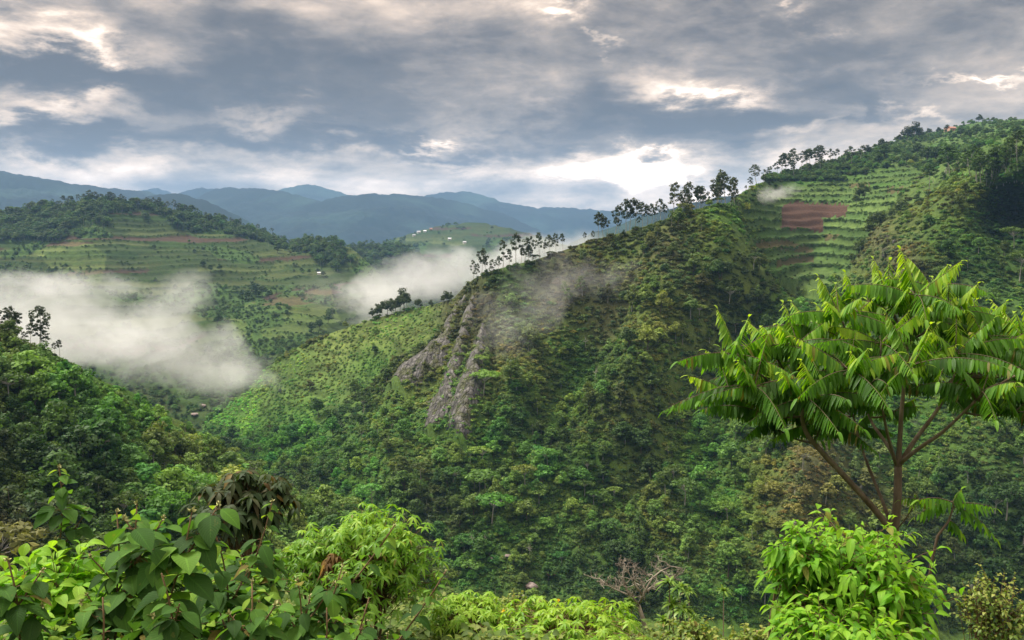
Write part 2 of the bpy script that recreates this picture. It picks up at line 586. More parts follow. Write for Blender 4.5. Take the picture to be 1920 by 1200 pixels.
def lin(r, g, b):
    return np.array([((c / 255 + .055) / 1.055) ** 2.4 if c > 10 else c / 3294 for c in (r, g, b)])


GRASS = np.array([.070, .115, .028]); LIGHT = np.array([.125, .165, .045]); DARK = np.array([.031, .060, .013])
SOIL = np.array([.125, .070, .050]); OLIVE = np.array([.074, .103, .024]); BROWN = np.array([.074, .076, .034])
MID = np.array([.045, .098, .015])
PALETTE = np.array([GRASS, LIGHT * .9, GRASS * .8, OLIVE, MID, GRASS, (GRASS + OLIVE) / 2, SOIL * .8, LIGHT, MID])


def fields(Q, h, seed, cell=70.0, soil=.10, warp=8.0):
    """terraced plots: contour bands split into plots, each with its own crop; returns colour, position inside the band"""
    x, y, z = Q[..., 0], Q[..., 1], Q[..., 2]
    zz = z + (fbm(x / 90, y / 90, 0, 3, seed) - .5) * warp
    b = np.floor(zz / h); fr = zz / h - b
    u = x + (fbm(x / 60, y / 60, 0, 2, seed + 5) - .5) * 40
    off = _hash(b, b * 0, b * 0, seed + 1) * cell
    ln = cell * (.6 + .9 * _hash(b, b * 0 + 3, b * 0, seed + 2))
    ci = np.floor((u + off) / ln)
    r = _hash(b, ci, b * 0, seed + 3)
    pal = PALETTE[(r * 9.99).astype(int)]
    r2 = _hash(b, ci, b * 0 + 7, seed + 4)[..., None]
    pal = pal * (.8 + .4 * r2)
    pal = np.where((r2 < soil), SOIL * .85, pal)
    edge = sstep(.70, .84, fr)[..., None]
    c = pal * (1 - edge) + DARK * 1.1 * edge
    return c, fr


def terrace(Q, h, seed, amt, warp=8.0):
    x, y, z = Q[..., 0], Q[..., 1], Q[..., 2]
    w = (fbm(x / 90, y / 90, 0, 3, seed) - .5) * warp
    zz = z + w
    b = np.floor(zz / h); fr = zz / h - b
    step = h * (b + .35 * fr + .65 * sstep(.66, .98, fr))
    Q = Q.copy()
    Q[..., 2] = z + (step - zz) * amt
    return Q


# --- A: slope under the camera -------------------------------------------------
def near_z(x, y):
    base = -1.8 - .325 * np.minimum(y, 13.5) - .05 * x
    base = np.where(y > 13.5, base - .95 * (y - 13.5) - .02 * np.maximum(y - 13.5, 0) ** 1.3, base)
    base = base - .10 * np.maximum(np.abs(x) - 8, 0) - .2 * np.clip(x - .3, 0, 6)
    return base + (fbm(x / 2.2, y / 2.2, 0, 4, 3) - .5) * .55


gx = np.linspace(-40, 40, 161); gy = np.concatenate([np.linspace(-12, 20, 129), np.linspace(20.5, 130, 60)])
GX, GY = np.meshgrid(gx * 1.0, gy)
GX = GX * (1 + np.maximum(GY, 0) / 50)
GZ = np.maximum(near_z(GX, GY), -150)
idx = np.arange(GX.size).reshape(GX.shape)
f = np.stack([idx[:-1, :-1], idx[:-1, 1:], idx[1:, 1:], idx[1:, :-1]], -1).reshape(-1, 4)
nc = (fbm(GX / 1.5, GY / 1.5, 0, 4, 9))[..., None]
o = link('near_slope', make_mesh('near_slope', np.stack([GX, GY, GZ], -1).reshape(-1, 3), [f], [ground_mat('near_soil', .5, 2.5)],
         cattr={'col': (MID * (1 - nc) + LIGHT * nc).reshape(-1, 3)}, smooth=True))
tag(o, kind='structure')

# --- valley ground out to the horizon -------------------------------------------
th = np.linspace(0, 2 * pi, 65)[:-1]
rr = np.array([1, 300, 1500, 4000, 9000, 11900.])
V = np.stack([rr[:, None] * np.cos(th), rr[:, None] * np.sin(th), np.full((6, 64), -340.)], -1)
i = np.arange(5)[:, None] * 64; j = np.arange(64)[None]; j2 = (j + 1) % 64
f = np.stack([i + j, i + j2, i + 64 + j2, i + 64 + j], -1).reshape(-1, 4)
o = link('ground', make_mesh('ground', V.reshape(-1, 3), [f, np.arange(64)[None]], [M_GROUND], cattr={'col': np.tile(DARK, (384, 1))}))
tag(o, kind='structure')


# --- B: dark wooded spur on the left ---------------------------------------------
def disp_b(Q, px, py):
    x, y, z = Q[..., 0], Q[..., 1], Q[..., 2]
    return (fbm(x / 28, y / 28, z / 60, 3, 21) - .5) * 14 + (fbm(x / 6, y / 6, z / 6, 2, 22) - .5) * 3


LB = Layer(top=[(-220, 585), (-100, 605), (0, 625), (40, 640), (100, 662), (150, 692), (200, 718), (250, 736), (300, 772), (350, 795), (400, 832), (440, 862),
                (500, 892), (560, 915), (640, 942), (700, 966), (760, 1000), (800, 1040), (830, 1090), (870, 1180)],
           bot=[(-220, 1260), (870, 1260)],
           depth=[(-220, 585, 255), (0, 625, 250), (100, 660, 255), (200, 715, 262), (300, 770, 272), (400, 830, 280), (500, 890, 288), (640, 940, 292), (700, 965, 292),
                  (800, 1040, 290), (870, 1180, 285), (0, 700, 225), (0, 850, 195), (0, 1000, 172), (0, 1250, 145), (-220, 1250, 145), (-220, 850, 195), (200, 800, 235),
                  (200, 1000, 190), (400, 900, 245), (400, 1100, 195), (600, 1000, 245), (700, 1100, 235), (870, 1260, 262), (500, 1250, 180)],
           disp=disp_b)
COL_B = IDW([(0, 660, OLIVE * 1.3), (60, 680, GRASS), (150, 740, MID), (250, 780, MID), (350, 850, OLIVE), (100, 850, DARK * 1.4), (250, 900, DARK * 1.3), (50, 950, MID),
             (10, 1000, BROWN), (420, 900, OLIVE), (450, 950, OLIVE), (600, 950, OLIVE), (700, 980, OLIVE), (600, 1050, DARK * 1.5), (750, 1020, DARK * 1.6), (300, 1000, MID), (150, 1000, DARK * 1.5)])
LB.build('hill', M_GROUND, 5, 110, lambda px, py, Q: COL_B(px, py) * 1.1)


# --- central ridge, its grassy shoulder and the slopes on the right ---------------
RIDGE_TOP = [(380, 800), (400, 772), (430, 752), (460, 738), (500, 690), (560, 650), (600, 632), (640, 618), (700, 598), (760, 582), (800, 574), (850, 560), (872, 536), (890, 522),
             (920, 508), (950, 500), (1000, 488), (1050, 472), (1100, 453), (1170, 435), (1210, 424), (1250, 412), (1300, 402), (1360, 385), (1392, 362), (1420, 345), (1450, 334),
             (1500, 320), (1560, 305), (1620, 286), (1680, 264), (1740, 250), (1790, 238), (1830, 229), (1920, 223), (2200, 212)]
RIBS = [  # rock ribs: crest line (px, py, half width px)
    [(872, 566, 3), (856, 592, 5), (845, 625, 7), (832, 660, 9), (812, 692, 12), (788, 722, 13), (762, 752, 13), (742, 778, 10)],
    [(886, 572, 4), (878, 600, 7), (868, 640, 8), (858, 672, 9), (850, 700, 11), (840, 735, 15), (828, 768, 19), (815, 800, 18), (806, 822, 9)],
    [(906, 612, 4), (898, 645, 8), (890, 680, 12), (880, 715, 17), (872, 750, 20), (866, 780, 19), (863, 810, 15), (866, 832, 7)],
]


def rib_dist(px, py):
    d = np.full(np.shape(px), 9.0)
    for rb in RIBS:
        q = np.array(rb)
        cx = np.interp(py, q[:, 1], q[:, 0]); hw = np.interp(py, q[:, 1], q[:, 2])
        ok = (py > q[0, 1] - 6) & (py < q[-1, 1] + 6)
        d = np.where(ok, np.minimum(d, np.abs(px - cx) / (hw + 6)), d)
    return d


SHOULDER = [(395, 790), (500, 690), (640, 618), (800, 574), (858, 556), (800, 650), (700, 745), (600, 800), (480, 800)]
FIELD_R = [(1392, 392), (1440, 360), (1520, 345), (1600, 335), (1680, 318), (1730, 322), (1700, 352), (1650, 395), (1618, 450), (1590, 505), (1540, 540), (1480, 505), (1440, 470), (1400, 440)]


def disp_c(Q, px, py):
    x, y, z = Q[..., 0], Q[..., 1], Q[..., 2]
    g = (fbm(x / 55, y / 110, z / 160, 3, 31) - .5) * 44 + (fbm(x / 9, y / 9, z / 9, 2, 32) - .5) * 3.5
    calm = inpoly(px, py, FIELD_R) | inpoly(px, py, SHOULDER)
    far = sstep(950, 600, y)
    g = np.where(calm, g * .35, g) * (.4 + .6 * far)
    # spurs and gullies running down the face
    for (x0, y0, x1, y1, w, amp) in ((1250, 430, 1180, 800, 60, 15), (1160, 560, 920, 900, 70, -14), (1420, 470, 1300, 900, 55, -14), (1560, 760, 1500, 1050, 70, 15), (1330, 620, 1180, 980, 45, -10), (640, 660, 560, 900, 40, -9), (760, 680, 700, 900, 40, 8), (1000, 560, 985, 800, 45, 4)):
        t = np.clip((py - y0) / (y1 - y0), 0, 1)
        cx = x0 + (x1 - x0) * t
        fade = sstep(y0 - 40, y0 + 80, py) * (1 - sstep(y1 - 60, y1 + 90, py))
        g = g + amp * np.exp(-((px - cx) / w) ** 2) * fade
    r = rib_dist(px, py)
    g = g + 6.5 * np.exp(-r * r * 1.2) + (-4.0) * np.exp(-((r - 2.0) / .7) ** 2) * ((py > 570) & (py < 830) & (px > 720) & (px < 940))
    return g


def terr_c(Q, px, py):
    m = inpoly(px, py, FIELD_R)
    T = terrace(Q, 6.5, 41, .8)
    return np.where(m[..., None], T, Q)


LC = Layer(top=RIDGE_TOP, bot=[(380, 1000), (600, 1130), (800, 1250), (2200, 1260)],
           depth=[(380, 800, 640), (430, 752, 650), (500, 690, 640), (560, 650, 625), (640, 618, 612), (700, 598, 600), (800, 574, 570), (850, 560, 530), (890, 522, 492),
                  (1000, 488, 485), (1100, 453, 490), (1250, 412, 505), (1300, 402, 520), (1360, 385, 545), (1392, 362, 620), (1450, 334, 900), (1560, 305, 1000), (1680, 264, 1250), (1790, 238, 1450), (1920, 223, 1500), (2200, 212, 1500),
                  (380, 1000, 430), (500, 850, 500), (600, 1130, 370), (600, 800, 500), (600, 950, 420), (700, 700, 545), (700, 850, 440), (760, 770, 455), (850, 660, 452), (860, 800, 402), (880, 900, 372), (700, 1000, 378),
                  (900, 1000, 350), (1000, 1130, 325), (1000, 900, 362), (1000, 700, 415), (1000, 590, 450), (1150, 600, 437), (1150, 800, 385), (1150, 1000, 345), (1250, 500, 470), (1300, 700, 402), (1300, 900, 347), (1300, 1100, 312),
                  (1380, 430, 520), (1440, 500, 480), (1420, 600, 442), (1450, 750, 386), (1450, 900, 342), (1450, 1100, 302), (1450, 400, 700), (1490, 430, 715), (1520, 390, 790), (1510, 480, 670), (1560, 520, 590), (1530, 570, 500), (1540, 640, 440),
                  (1600, 350, 880), (1570, 430, 740), (1650, 420, 570), (1640, 480, 530), (1640, 560, 475), (1680, 320, 900), (1710, 400, 580), (1760, 350, 620), (1800, 310, 680), (1850, 290, 690), (1830, 260, 1050), (1750, 280, 1150),
                  (1920, 250, 760), (1900, 400, 530), (1900, 600, 440), (1900, 800, 362), (1900, 1000, 316), (1700, 700, 402), (1700, 900, 346), (1700, 1100, 305), (1620, 700, 410), (1600, 1000, 322),
                  (2200, 300, 650), (2200, 600, 430), (2200, 1000, 310), (900, 1250, 300), (1400, 1250, 285), (1900, 1250, 285), (2200, 1250, 285), (700, 1200, 340)],
           disp=disp_c, terr=terr_c)
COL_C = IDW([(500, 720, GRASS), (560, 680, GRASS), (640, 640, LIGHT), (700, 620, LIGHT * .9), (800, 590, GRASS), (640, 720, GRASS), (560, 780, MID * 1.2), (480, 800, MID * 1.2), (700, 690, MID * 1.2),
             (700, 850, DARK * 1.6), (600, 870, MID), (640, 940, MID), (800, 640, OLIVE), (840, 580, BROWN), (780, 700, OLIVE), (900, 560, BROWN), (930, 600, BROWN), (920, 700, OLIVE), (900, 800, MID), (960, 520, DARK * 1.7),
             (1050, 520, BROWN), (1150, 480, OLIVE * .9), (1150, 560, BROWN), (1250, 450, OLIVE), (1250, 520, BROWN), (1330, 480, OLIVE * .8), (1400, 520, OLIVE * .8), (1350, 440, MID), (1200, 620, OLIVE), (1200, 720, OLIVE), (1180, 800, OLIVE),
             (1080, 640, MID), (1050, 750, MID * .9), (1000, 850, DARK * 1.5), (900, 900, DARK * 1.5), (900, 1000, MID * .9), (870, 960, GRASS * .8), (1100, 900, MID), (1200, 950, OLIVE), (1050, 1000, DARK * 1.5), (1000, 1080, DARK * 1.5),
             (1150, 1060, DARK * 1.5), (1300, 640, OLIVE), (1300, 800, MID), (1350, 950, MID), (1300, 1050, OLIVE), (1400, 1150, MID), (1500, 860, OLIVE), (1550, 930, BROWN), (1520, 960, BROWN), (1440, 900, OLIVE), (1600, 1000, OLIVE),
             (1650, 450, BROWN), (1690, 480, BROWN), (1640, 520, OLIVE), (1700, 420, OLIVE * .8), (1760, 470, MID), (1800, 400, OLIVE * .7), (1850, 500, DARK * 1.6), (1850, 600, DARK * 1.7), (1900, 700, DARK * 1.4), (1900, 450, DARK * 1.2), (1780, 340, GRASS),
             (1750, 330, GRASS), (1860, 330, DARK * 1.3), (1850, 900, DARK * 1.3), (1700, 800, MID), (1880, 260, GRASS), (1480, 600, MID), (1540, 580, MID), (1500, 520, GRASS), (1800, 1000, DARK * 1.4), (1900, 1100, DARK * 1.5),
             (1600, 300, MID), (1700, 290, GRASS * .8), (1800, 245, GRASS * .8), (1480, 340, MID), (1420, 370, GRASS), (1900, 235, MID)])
BROWN_FIELDS = [[(1468, 376), (1500, 373), (1592, 378), (1586, 396), (1542, 401), (1545, 426), (1500, 422), (1464, 420)],
                [(1664, 346), (1704, 343), (1700, 354), (1664, 356)],
                [(1410, 438), (1470, 440), (1526, 456), (1524, 466), (1470, 456), (1412, 446)],
                [(1456, 470), (1524, 468), (1526, 481), (1480, 480), (1456, 476)],
                [(1546, 432), (1574, 430), (1570, 438), (1546, 440)],
                [(1592, 343), (1630, 339), (1632, 345), (1592, 348)]]


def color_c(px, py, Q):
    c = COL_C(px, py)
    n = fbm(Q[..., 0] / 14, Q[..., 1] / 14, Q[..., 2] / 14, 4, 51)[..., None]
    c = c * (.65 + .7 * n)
    fc, fr = fields(Q, 6.5, 41, 60, .04)
    fc = np.where(fc[..., :1] > fc[..., 1:2], OLIVE, fc)
    fc = (fc * .6 + (LIGHT * .3 + GRASS * .7) * .4) * np.array([.80, .92, .9])
    m = (inpoly(px, py, FIELD_R) | ((px > 1450) & (py < 330 - (px - 1450) * .1) & (fbm(Q[..., 0] / 120, Q[..., 1] / 120, 0, 2, 77) > .5)))[..., None]
    edge = sstep(.66, .76, fr)[..., None]
    fc = np.where(edge > 0, fc * (1 - edge) + DARK * edge * 1.2, fc)
    c = np.where(m, fc, c)
    sh = inpoly(px, py, SHOULDER)[..., None]
    t = sstep(.55, .75, np.abs(np.mod(Q[..., 2] / 9 + fbm(Q[..., 0] / 40, Q[..., 1] / 40, 0, 2, 5) * 2, 1) - .5) * 2)[..., None]
    c = np.where(sh, c * (1.05 - .35 * t), c)
    r = rib_dist(px, py)[..., None]
    return c


M_SOIL = ground_mat('ploughed_soil', .7, .5)
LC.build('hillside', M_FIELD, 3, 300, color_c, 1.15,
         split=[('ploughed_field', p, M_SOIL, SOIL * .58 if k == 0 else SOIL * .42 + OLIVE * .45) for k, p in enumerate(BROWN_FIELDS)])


# --- C: terraced hill across the valley on the left -------------------------------
def disp_f(Q, px, py):
    x, y, z = Q[..., 0], Q[..., 1], Q[..., 2]
    return (fbm(x / 130, y / 130, 0, 3, 61) - .5) * 44


LT = Layer(top=[(-240, 408), (0, 405), (60, 392), (120, 380), (180, 374), (250, 381), (300, 386), (370, 400), (440, 416), (500, 432), (545, 458), (570, 452), (600, 448), (640, 456), (665, 468), (700, 500), (740, 545), (800, 600)],
           bot=[(-240, 900), (800, 900)],
           depth=[(-240, 408, 1450), (0, 405, 1420), (180, 374, 1450), (370, 400, 1500), (500, 432, 1550), (545, 458, 1480), (600, 448, 1420), (665, 468, 1400), (740, 545, 1250), (800, 600, 1150),
                  (0, 500, 1250), (250, 500, 1250), (450, 500, 1280), (0, 600, 1030), (250, 600, 1000), (450, 600, 1020), (600, 560, 1130), (680, 560, 1180), (-240, 600, 1000), (500, 650, 860), (620, 620, 980), (400, 680, 820),
                  (200, 700, 800), (-240, 750, 750), (400, 760, 690), (200, 800, 680), (500, 800, 640), (800, 800, 680), (400, 900, 560), (0, 900, 560), (-240, 900, 560), (800, 900, 600)],
           disp=disp_f, terr=lambda Q, px, py: terrace(Q, 7.5, 71, .75, 14))
WOODS_T = [[(-240, 400), (60, 385), (180, 372), (230, 380), (200, 420), (140, 440), (90, 455), (0, 458), (-240, 465)],
           [(250, 378), (370, 398), (450, 416), (545, 456), (540, 472), (470, 452), (400, 430), (330, 412), (270, 398)],
           [(555, 455), (600, 446), (640, 455), (640, 485), (600, 490), (560, 475)]]


WOODS_T.append([(180, 373), (262, 381), (258, 394), (236, 402), (205, 408)])


def in_wood(px, py, p):
    return inpoly(px + (fbm(px / 22, py / 22, 0, 3, 83) - .5) * 60, py + (fbm(px / 18, py / 18, 4, 3, 84) - .5) * 34, p)


def color_t(px, py, Q):
    c, fr = fields(Q, 7.5, 71, 100, .07, 14)
    c = (c * .9 + GRASS * .1) * .44
    e = sstep(.58, .70, fr)[..., None] * (.65 + .35 * vnoise(Q[..., 0] / 50, Q[..., 1] / 50, 0, 4))[..., None]
    c = c * (1 - e) + DARK * e
    w = np.zeros(np.shape(px), bool)
    for p in WOODS_T: w |= in_wood(px, py, p)
    w |= fbm(Q[..., 0] / 70, Q[..., 1] / 70, 0, 3, 81) > .64
    c = np.where(w[..., None], DARK * 1.3, c)
    lit = inpoly(px, py, [(60, 470), (150, 455), (200, 480), (190, 520), (100, 500)]) | inpoly(px, py, [(430, 570), (620, 545), (640, 600), (520, 650), (440, 650)])  # two areas of plots mixed towards a paler green
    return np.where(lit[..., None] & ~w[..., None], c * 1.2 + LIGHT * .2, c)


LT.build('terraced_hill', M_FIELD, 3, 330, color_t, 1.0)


# --- D: dark conifer dome, E: small terraced dome, further blue mountains ---------
def disp_m(s1, a1, s2, a2, seed):
    def g(Q, px, py):
        x, y, z = Q[..., 0], Q[..., 1], Q[..., 2]
        return (fbm(x / s1, y / s1, z / s1, 3, seed) - .5) * a1 + (vnoise(x / s2, y / s2, z / s2, seed + 9) - .5) * a2
    return g


LD = Layer(top=[(640, 478), (655, 462), (690, 458), (740, 457), (770, 468), (795, 486), (830, 500), (870, 520)], bot=[(640, 640), (870, 640)],
           depth=[(640, 478, 1850), (700, 458, 1950), (770, 468, 1950), (870, 520, 1850), (640, 640, 1350), (870, 640, 1400), (750, 540, 1650)], disp=disp_m(90, 30, 14, 5, 91))
LD.build('wooded_dome', M_MOUNT, 3, 50, lambda px, py, Q: np.broadcast_to(DARK * .7, Q.shape))
LE = Layer(top=[(690, 470), (730, 450), (780, 434), (830, 421), (870, 417), (910, 418), (960, 428), (1010, 441), (1060, 458), (1120, 480), (1180, 500)], bot=[(690, 580), (1180, 590)],
           depth=[(690, 470, 3000), (870, 417, 3100), (1010, 441, 3000), (1180, 500, 2900), (690, 580, 2150), (1180, 590, 2100), (900, 500, 2500)],
           disp=disp_m(300, 40, 60, 6, 101), terr=lambda Q, px, py: terrace(Q, 12, 103, .8, 16))


def color_e(px, py, Q):
    c, fr = fields(Q, 12, 103, 160, .05, 16)
    e = sstep(.62, .8, fr)[..., None]
    w = fbm(Q[..., 0] / 160, Q[..., 1] / 160, 0, 3, 111) > .60
    c = c * .45 * (1 - e) + DARK * .8 * e
    return np.where(w[..., None], DARK * 1.2, c)


LE.build('terraced_dome', M_FIELD, 3, 80, color_e, 1.0)


def mountain(top, Ytop, Ybot, seed, a1, bot=620):
    Ytop *= 1.3; Ybot *= 1.3
    x0, x1 = top[0][0], top[-1][0]; xm = (x0 + x1) / 2
    Lm = Layer(top=top, bot=[(x0, bot), (x1, bot)], depth=[(x0, top[0][1], Ytop), (xm, np.interp(xm, *np.array(top).T), Ytop), (x1, top[-1][1], Ytop), (x0, bot, Ybot), (xm, bot, Ybot), (x1, bot, Ybot)],
               disp=disp_m(Ytop * .10, a1, Ytop * .006, Ytop * .004, seed), back=.4)
    # tree-bumpy ridge
    tx = np.arange(x0, x1 + .1, 2.0)
    ty = np.interp(tx, *np.array(top, float).T)
    ty = ty + (fbm(tx / 9, tx * 0, 0, 3, seed) - .5) * 5 + (fbm(tx / 45, tx * 0 + 3, 0, 2, seed) - .5) * 7
    Lm.top = np.stack([tx, ty], 1)
    Lm.build('mountain', M_MOUNT, 3, 110, lambda px, py, Q: np.array([.011, .022, .017]) * (.6 + 1.2 * sstep(.45, .7, fbm(Q[..., 0] / 400, Q[..., 1] / 400, Q[..., 2] / 400, 3, seed + 2)))[..., None], 1.0)


mountain([(-300, 296), (-100, 305), (0, 318), (70, 334), (150, 346), (220, 352), (275, 360), (330, 380), (420, 430), (500, 470)], 4600, 2600, 201, 260)
mountain([(200, 392), (255, 370), (300, 363), (340, 364), (380, 374), (420, 391), (455, 410), (520, 442), (640, 520)], 3500, 2500, 203, 150)
mountain([(330, 400), (390, 360), (430, 351), (480, 352), (520, 357), (560, 365), (600, 378), (640, 370), (690, 364), (740, 364), (800, 368), (850, 374), (900, 387), (950, 404), (1000, 428), (1060, 460)], 5200, 3000, 205, 320)
mountain([(300, 380), (340, 360), (380, 353), (430, 357), (500, 380), (600, 420)], 6600, 4600, 207, 250)
mountain([(470, 372), (510, 358), (545, 350), (580, 347), (610, 352), (650, 362), (700, 374), (760, 400)], 7400, 5000, 209, 250)
mountain([(740, 385), (790, 367), (830, 360), (870, 358), (900, 364), (940, 378), (1000, 387), (1060, 391), (1110, 395), (1160, 399), (1230, 402), (1320, 408), (1420, 420)], 6800, 4200, 211, 300)
mountain([(230, 375), (262, 357), (285, 353), (310, 360), (350, 375)], 8200, 6000, 213, 200)
mountain([(1040, 470), (1080, 452), (1115, 436), (1150, 425), (1200, 410), (1300, 380), (1420, 360)], 2500, 1900, 215, 60, 560)


# ------------------------------------------------------------------ tree models
def clump(mb, c, r, n, size, rng, up=.35, flat=.75, shell=.55, rnd0=None):
    d = rng.normal(size=(n, 3)); d /= np.linalg.norm(d, axis=1, keepdims=True)
    rad = (shell + (1 - shell) * rng.random((n, 1)) ** .5)
    wob = 1 + .28 * np.sin(d[:, :1] * 5 + rng.uniform(0, 6)) * np.cos(d[:, 2:] * 4 + rng.uniform(0, 6))
    P = np.asarray(c) + d * rad * wob * r * np.array([1, 1, flat])
    N = d + np.array([0, 0, up]) + rng.normal(scale=.45, size=(n, 3))
    base = rng.uniform(.25, .7) if rnd0 is None else rnd0
    rnd = np.clip(base + .22 * rng.normal(size=n) + .12 * d[:, 2], 0, 1)
    mb.cards(P, N, size * rng.uniform(.6, 1.25, n), rng, rnd)


def limb(mb, a, b, r0, r1, rng, bend=.12, n=5, sides=5):
    a = np.asarray(a, float); b = np.asarray(b, float)
    t = np.linspace(0, 1, n)[:, None]
    L = np.linalg.norm(b - a)
    p = a + (b - a) * t + np.array([rng.normal() * bend, rng.normal() * bend, bend * .6]) * L * (t * (1 - t)) * 2
    mb.tube(p, r0 + (r1 - r0) * t[:, 0], sides, cap=False)
    return p


def broadleaf(seed, H=8.0, cr=3.0, base=.35, n_cl=11, flat=.7, size=.42, dens=66, trunk_r=.16, umbrella=False):
    """unit tree of height H: returns (trunk builder, crown builder)"""
    rng = np.random.default_rng(seed)
    tr, cw = MB(), MB()
    lean = rng.normal(scale=.05, size=2) * H
    fork = np.array([lean[0] * .6, lean[1] * .6, H * (base + .12)])
    limb(tr, (0, 0, -.6), fork, trunk_r, trunk_r * .65, rng, .05)
    for k in range(n_cl):
        ang = k * 2.4 + rng.uniform(-.4, .4)
        if umbrella:
            q = math.sqrt((k + .5) / n_cl); z = H * (.90 - .10 * q * q + rng.uniform(-.03, .03)); rr_ = cr * q
        else:
            q = math.sqrt((k + .4) / n_cl); z = H * (.84 - .40 * q ** 1.6 + rng.uniform(-.09, .09)); rr_ = cr * .72 * q * rng.uniform(.8, 1.15)
        c = np.array([lean[0] + cos(ang) * rr_, lean[1] + sin(ang) * rr_, z])
        limb(tr, fork - np.array([0, 0, rng.uniform(0, .12) * H]), c, trunk_r * .5, trunk_r * .15, rng, .15, 4, 4)
        clump(cw, c, cr * (.30 if umbrella else .42) * rng.uniform(.75, 1.25), dens, size, rng, flat=.42 if umbrella else flat)
    return tr, cw


def eucalypt(seed, H=20.0, spread=2.9, base=.38, n_cl=13, size=.55, dens=34, trunk_r=.22):
    rng = np.random.default_rng(seed)
    tr, cw = MB(), MB()
    lean = rng.normal(scale=.035, size=2) * H
    pts = limb(tr, (0, 0, -1), (lean[0], lean[1], H * .93), trunk_r, trunk_r * .22, rng, .04, 9)
    for k in range(n_cl):
        t = base + (1 - base) * (k + rng.uniform(0, .7)) / n_cl
        on = np.array([np.interp(t * H * .93, pts[:, 2], pts[:, i]) for i in range(3)])
        ang = k * 2.4 + rng.uniform(-.6, .6)
        prof = sin(pi * min(1, (t - base) / (1 - base) * .75 + .22))
        rr_ = spread * prof * rng.uniform(.45, 1.05)
        c = on + np.array([cos(ang) * rr_, sin(ang) * rr_, rr_ * .45])
        limb(tr, on - np.array([0, 0, rr_ * .5]), c, trunk_r * .28, trunk_r * .08, rng, .12, 4, 4)
        clump(cw, c, spread * rng.uniform(.26, .46), dens, size, rng, up=.2, flat=.85, shell=.3)
    return tr, cw


def scrub(seed, r=1.3, n_cl=5, size=.38, dens=26, tall=1.0):
    rng = np.random.default_rng(seed); cw = MB()
    for k in range(n_cl):
        a = k * 2.4; q = math.sqrt(k / n_cl)
        clump(cw, (cos(a) * r * .7 * q, sin(a) * r * .7 * q, r * tall * (.55 - .25 * q) + rng.uniform(0, .25)), r * rng.uniform(.4, .62), dens, size, rng, flat=.8 * tall)
    return cw


TREES = {}          # kind -> list of (trunk mesh, crown mesh, height)


def reg(kind, pair, H, bark):
    tr, cw = pair
    TREES.setdefault(kind, []).append((tr.mesh(kind + '_trunk', bark, True), cw.mesh(kind + '_crown', M_FOREST), H))


for s_ in range(5): reg('round', broadleaf(100 + s_, 8, 2.9, .3, 12), 8, M_BARK)
for s_ in range(3): reg('tall', broadleaf(110 + s_, 10, 2.5, .42, 11, flat=.85), 10, M_BARK_PALE)
for s_ in range(3): reg('umbrella', broadleaf(120 + s_, 8.5, 3.7, .55, 15, umbrella=True, dens=34), 8.5, M_BARK_PALE)
for s_ in range(2): reg('thin', broadleaf(130 + s_, 8.5, 2.0, .5, 8, dens=18, size=.42, trunk_r=.12), 8.5, M_BARK_PALE)
for s_ in range(6): reg('eucalypt', eucalypt(140 + s_, 20, 2.8 + .4 * (s_ % 3), .36 + .08 * (s_ % 4), 11 + s_), 20, M_BARK_PALE)
for s_ in range(2): reg('bare', broadleaf(150 + s_, 9, 2.6, .45, 12, dens=3, size=.35), 9, M_BARK_PALE)
SCRUB = [scrub(160 + k, 1.3, 5 + k % 2, .36, 24, .8 + .25 * (k % 3)).mesh('scrub', M_FOREST) for k in range(5)]


def place_tree(name, kind, var, loc, H, rz, tint, label, cat='tree', group=None, widen=1.0):
    tm, cm, h0 = TREES[kind][var % len(TREES[kind])]
    r = link(name, None, loc=loc, rot=(0, 0, rz), scl=(H / h0 * widen, H / h0 * widen, H / h0))
    r.empty_display_size = .5
    tag(r, label, cat, group)
    a = link('trunk', tm, r); b = link('crown', cm, r)
    b['tint'] = [float(t) for t in tint]
    return r


# ------------------------------------------------------------------ scattering
def sample(layer, n, seed, dens, xr=None, yr=None):
    """random points on a slope in view, kept with probability dens(px,py,Q)"""
    rng = np.random.default_rng(seed)
    x0, x1 = xr or (layer.top[0, 0], layer.top[-1, 0])
    px = rng.uniform(x0, x1, n)
    T = layer.ty(px); B = layer.by(px)
    if yr: T = np.maximum(T, yr[0]); B = np.minimum(B, yr[1])
    py = T + (B - T) * rng.random(n)
    ok = B > T; px, py = px[ok], py[ok]
    Q = layer.P(px, py)
    k = rng.random(len(px)) < dens(px, py, Q)
    return px[k], py[k], Q[k], rng


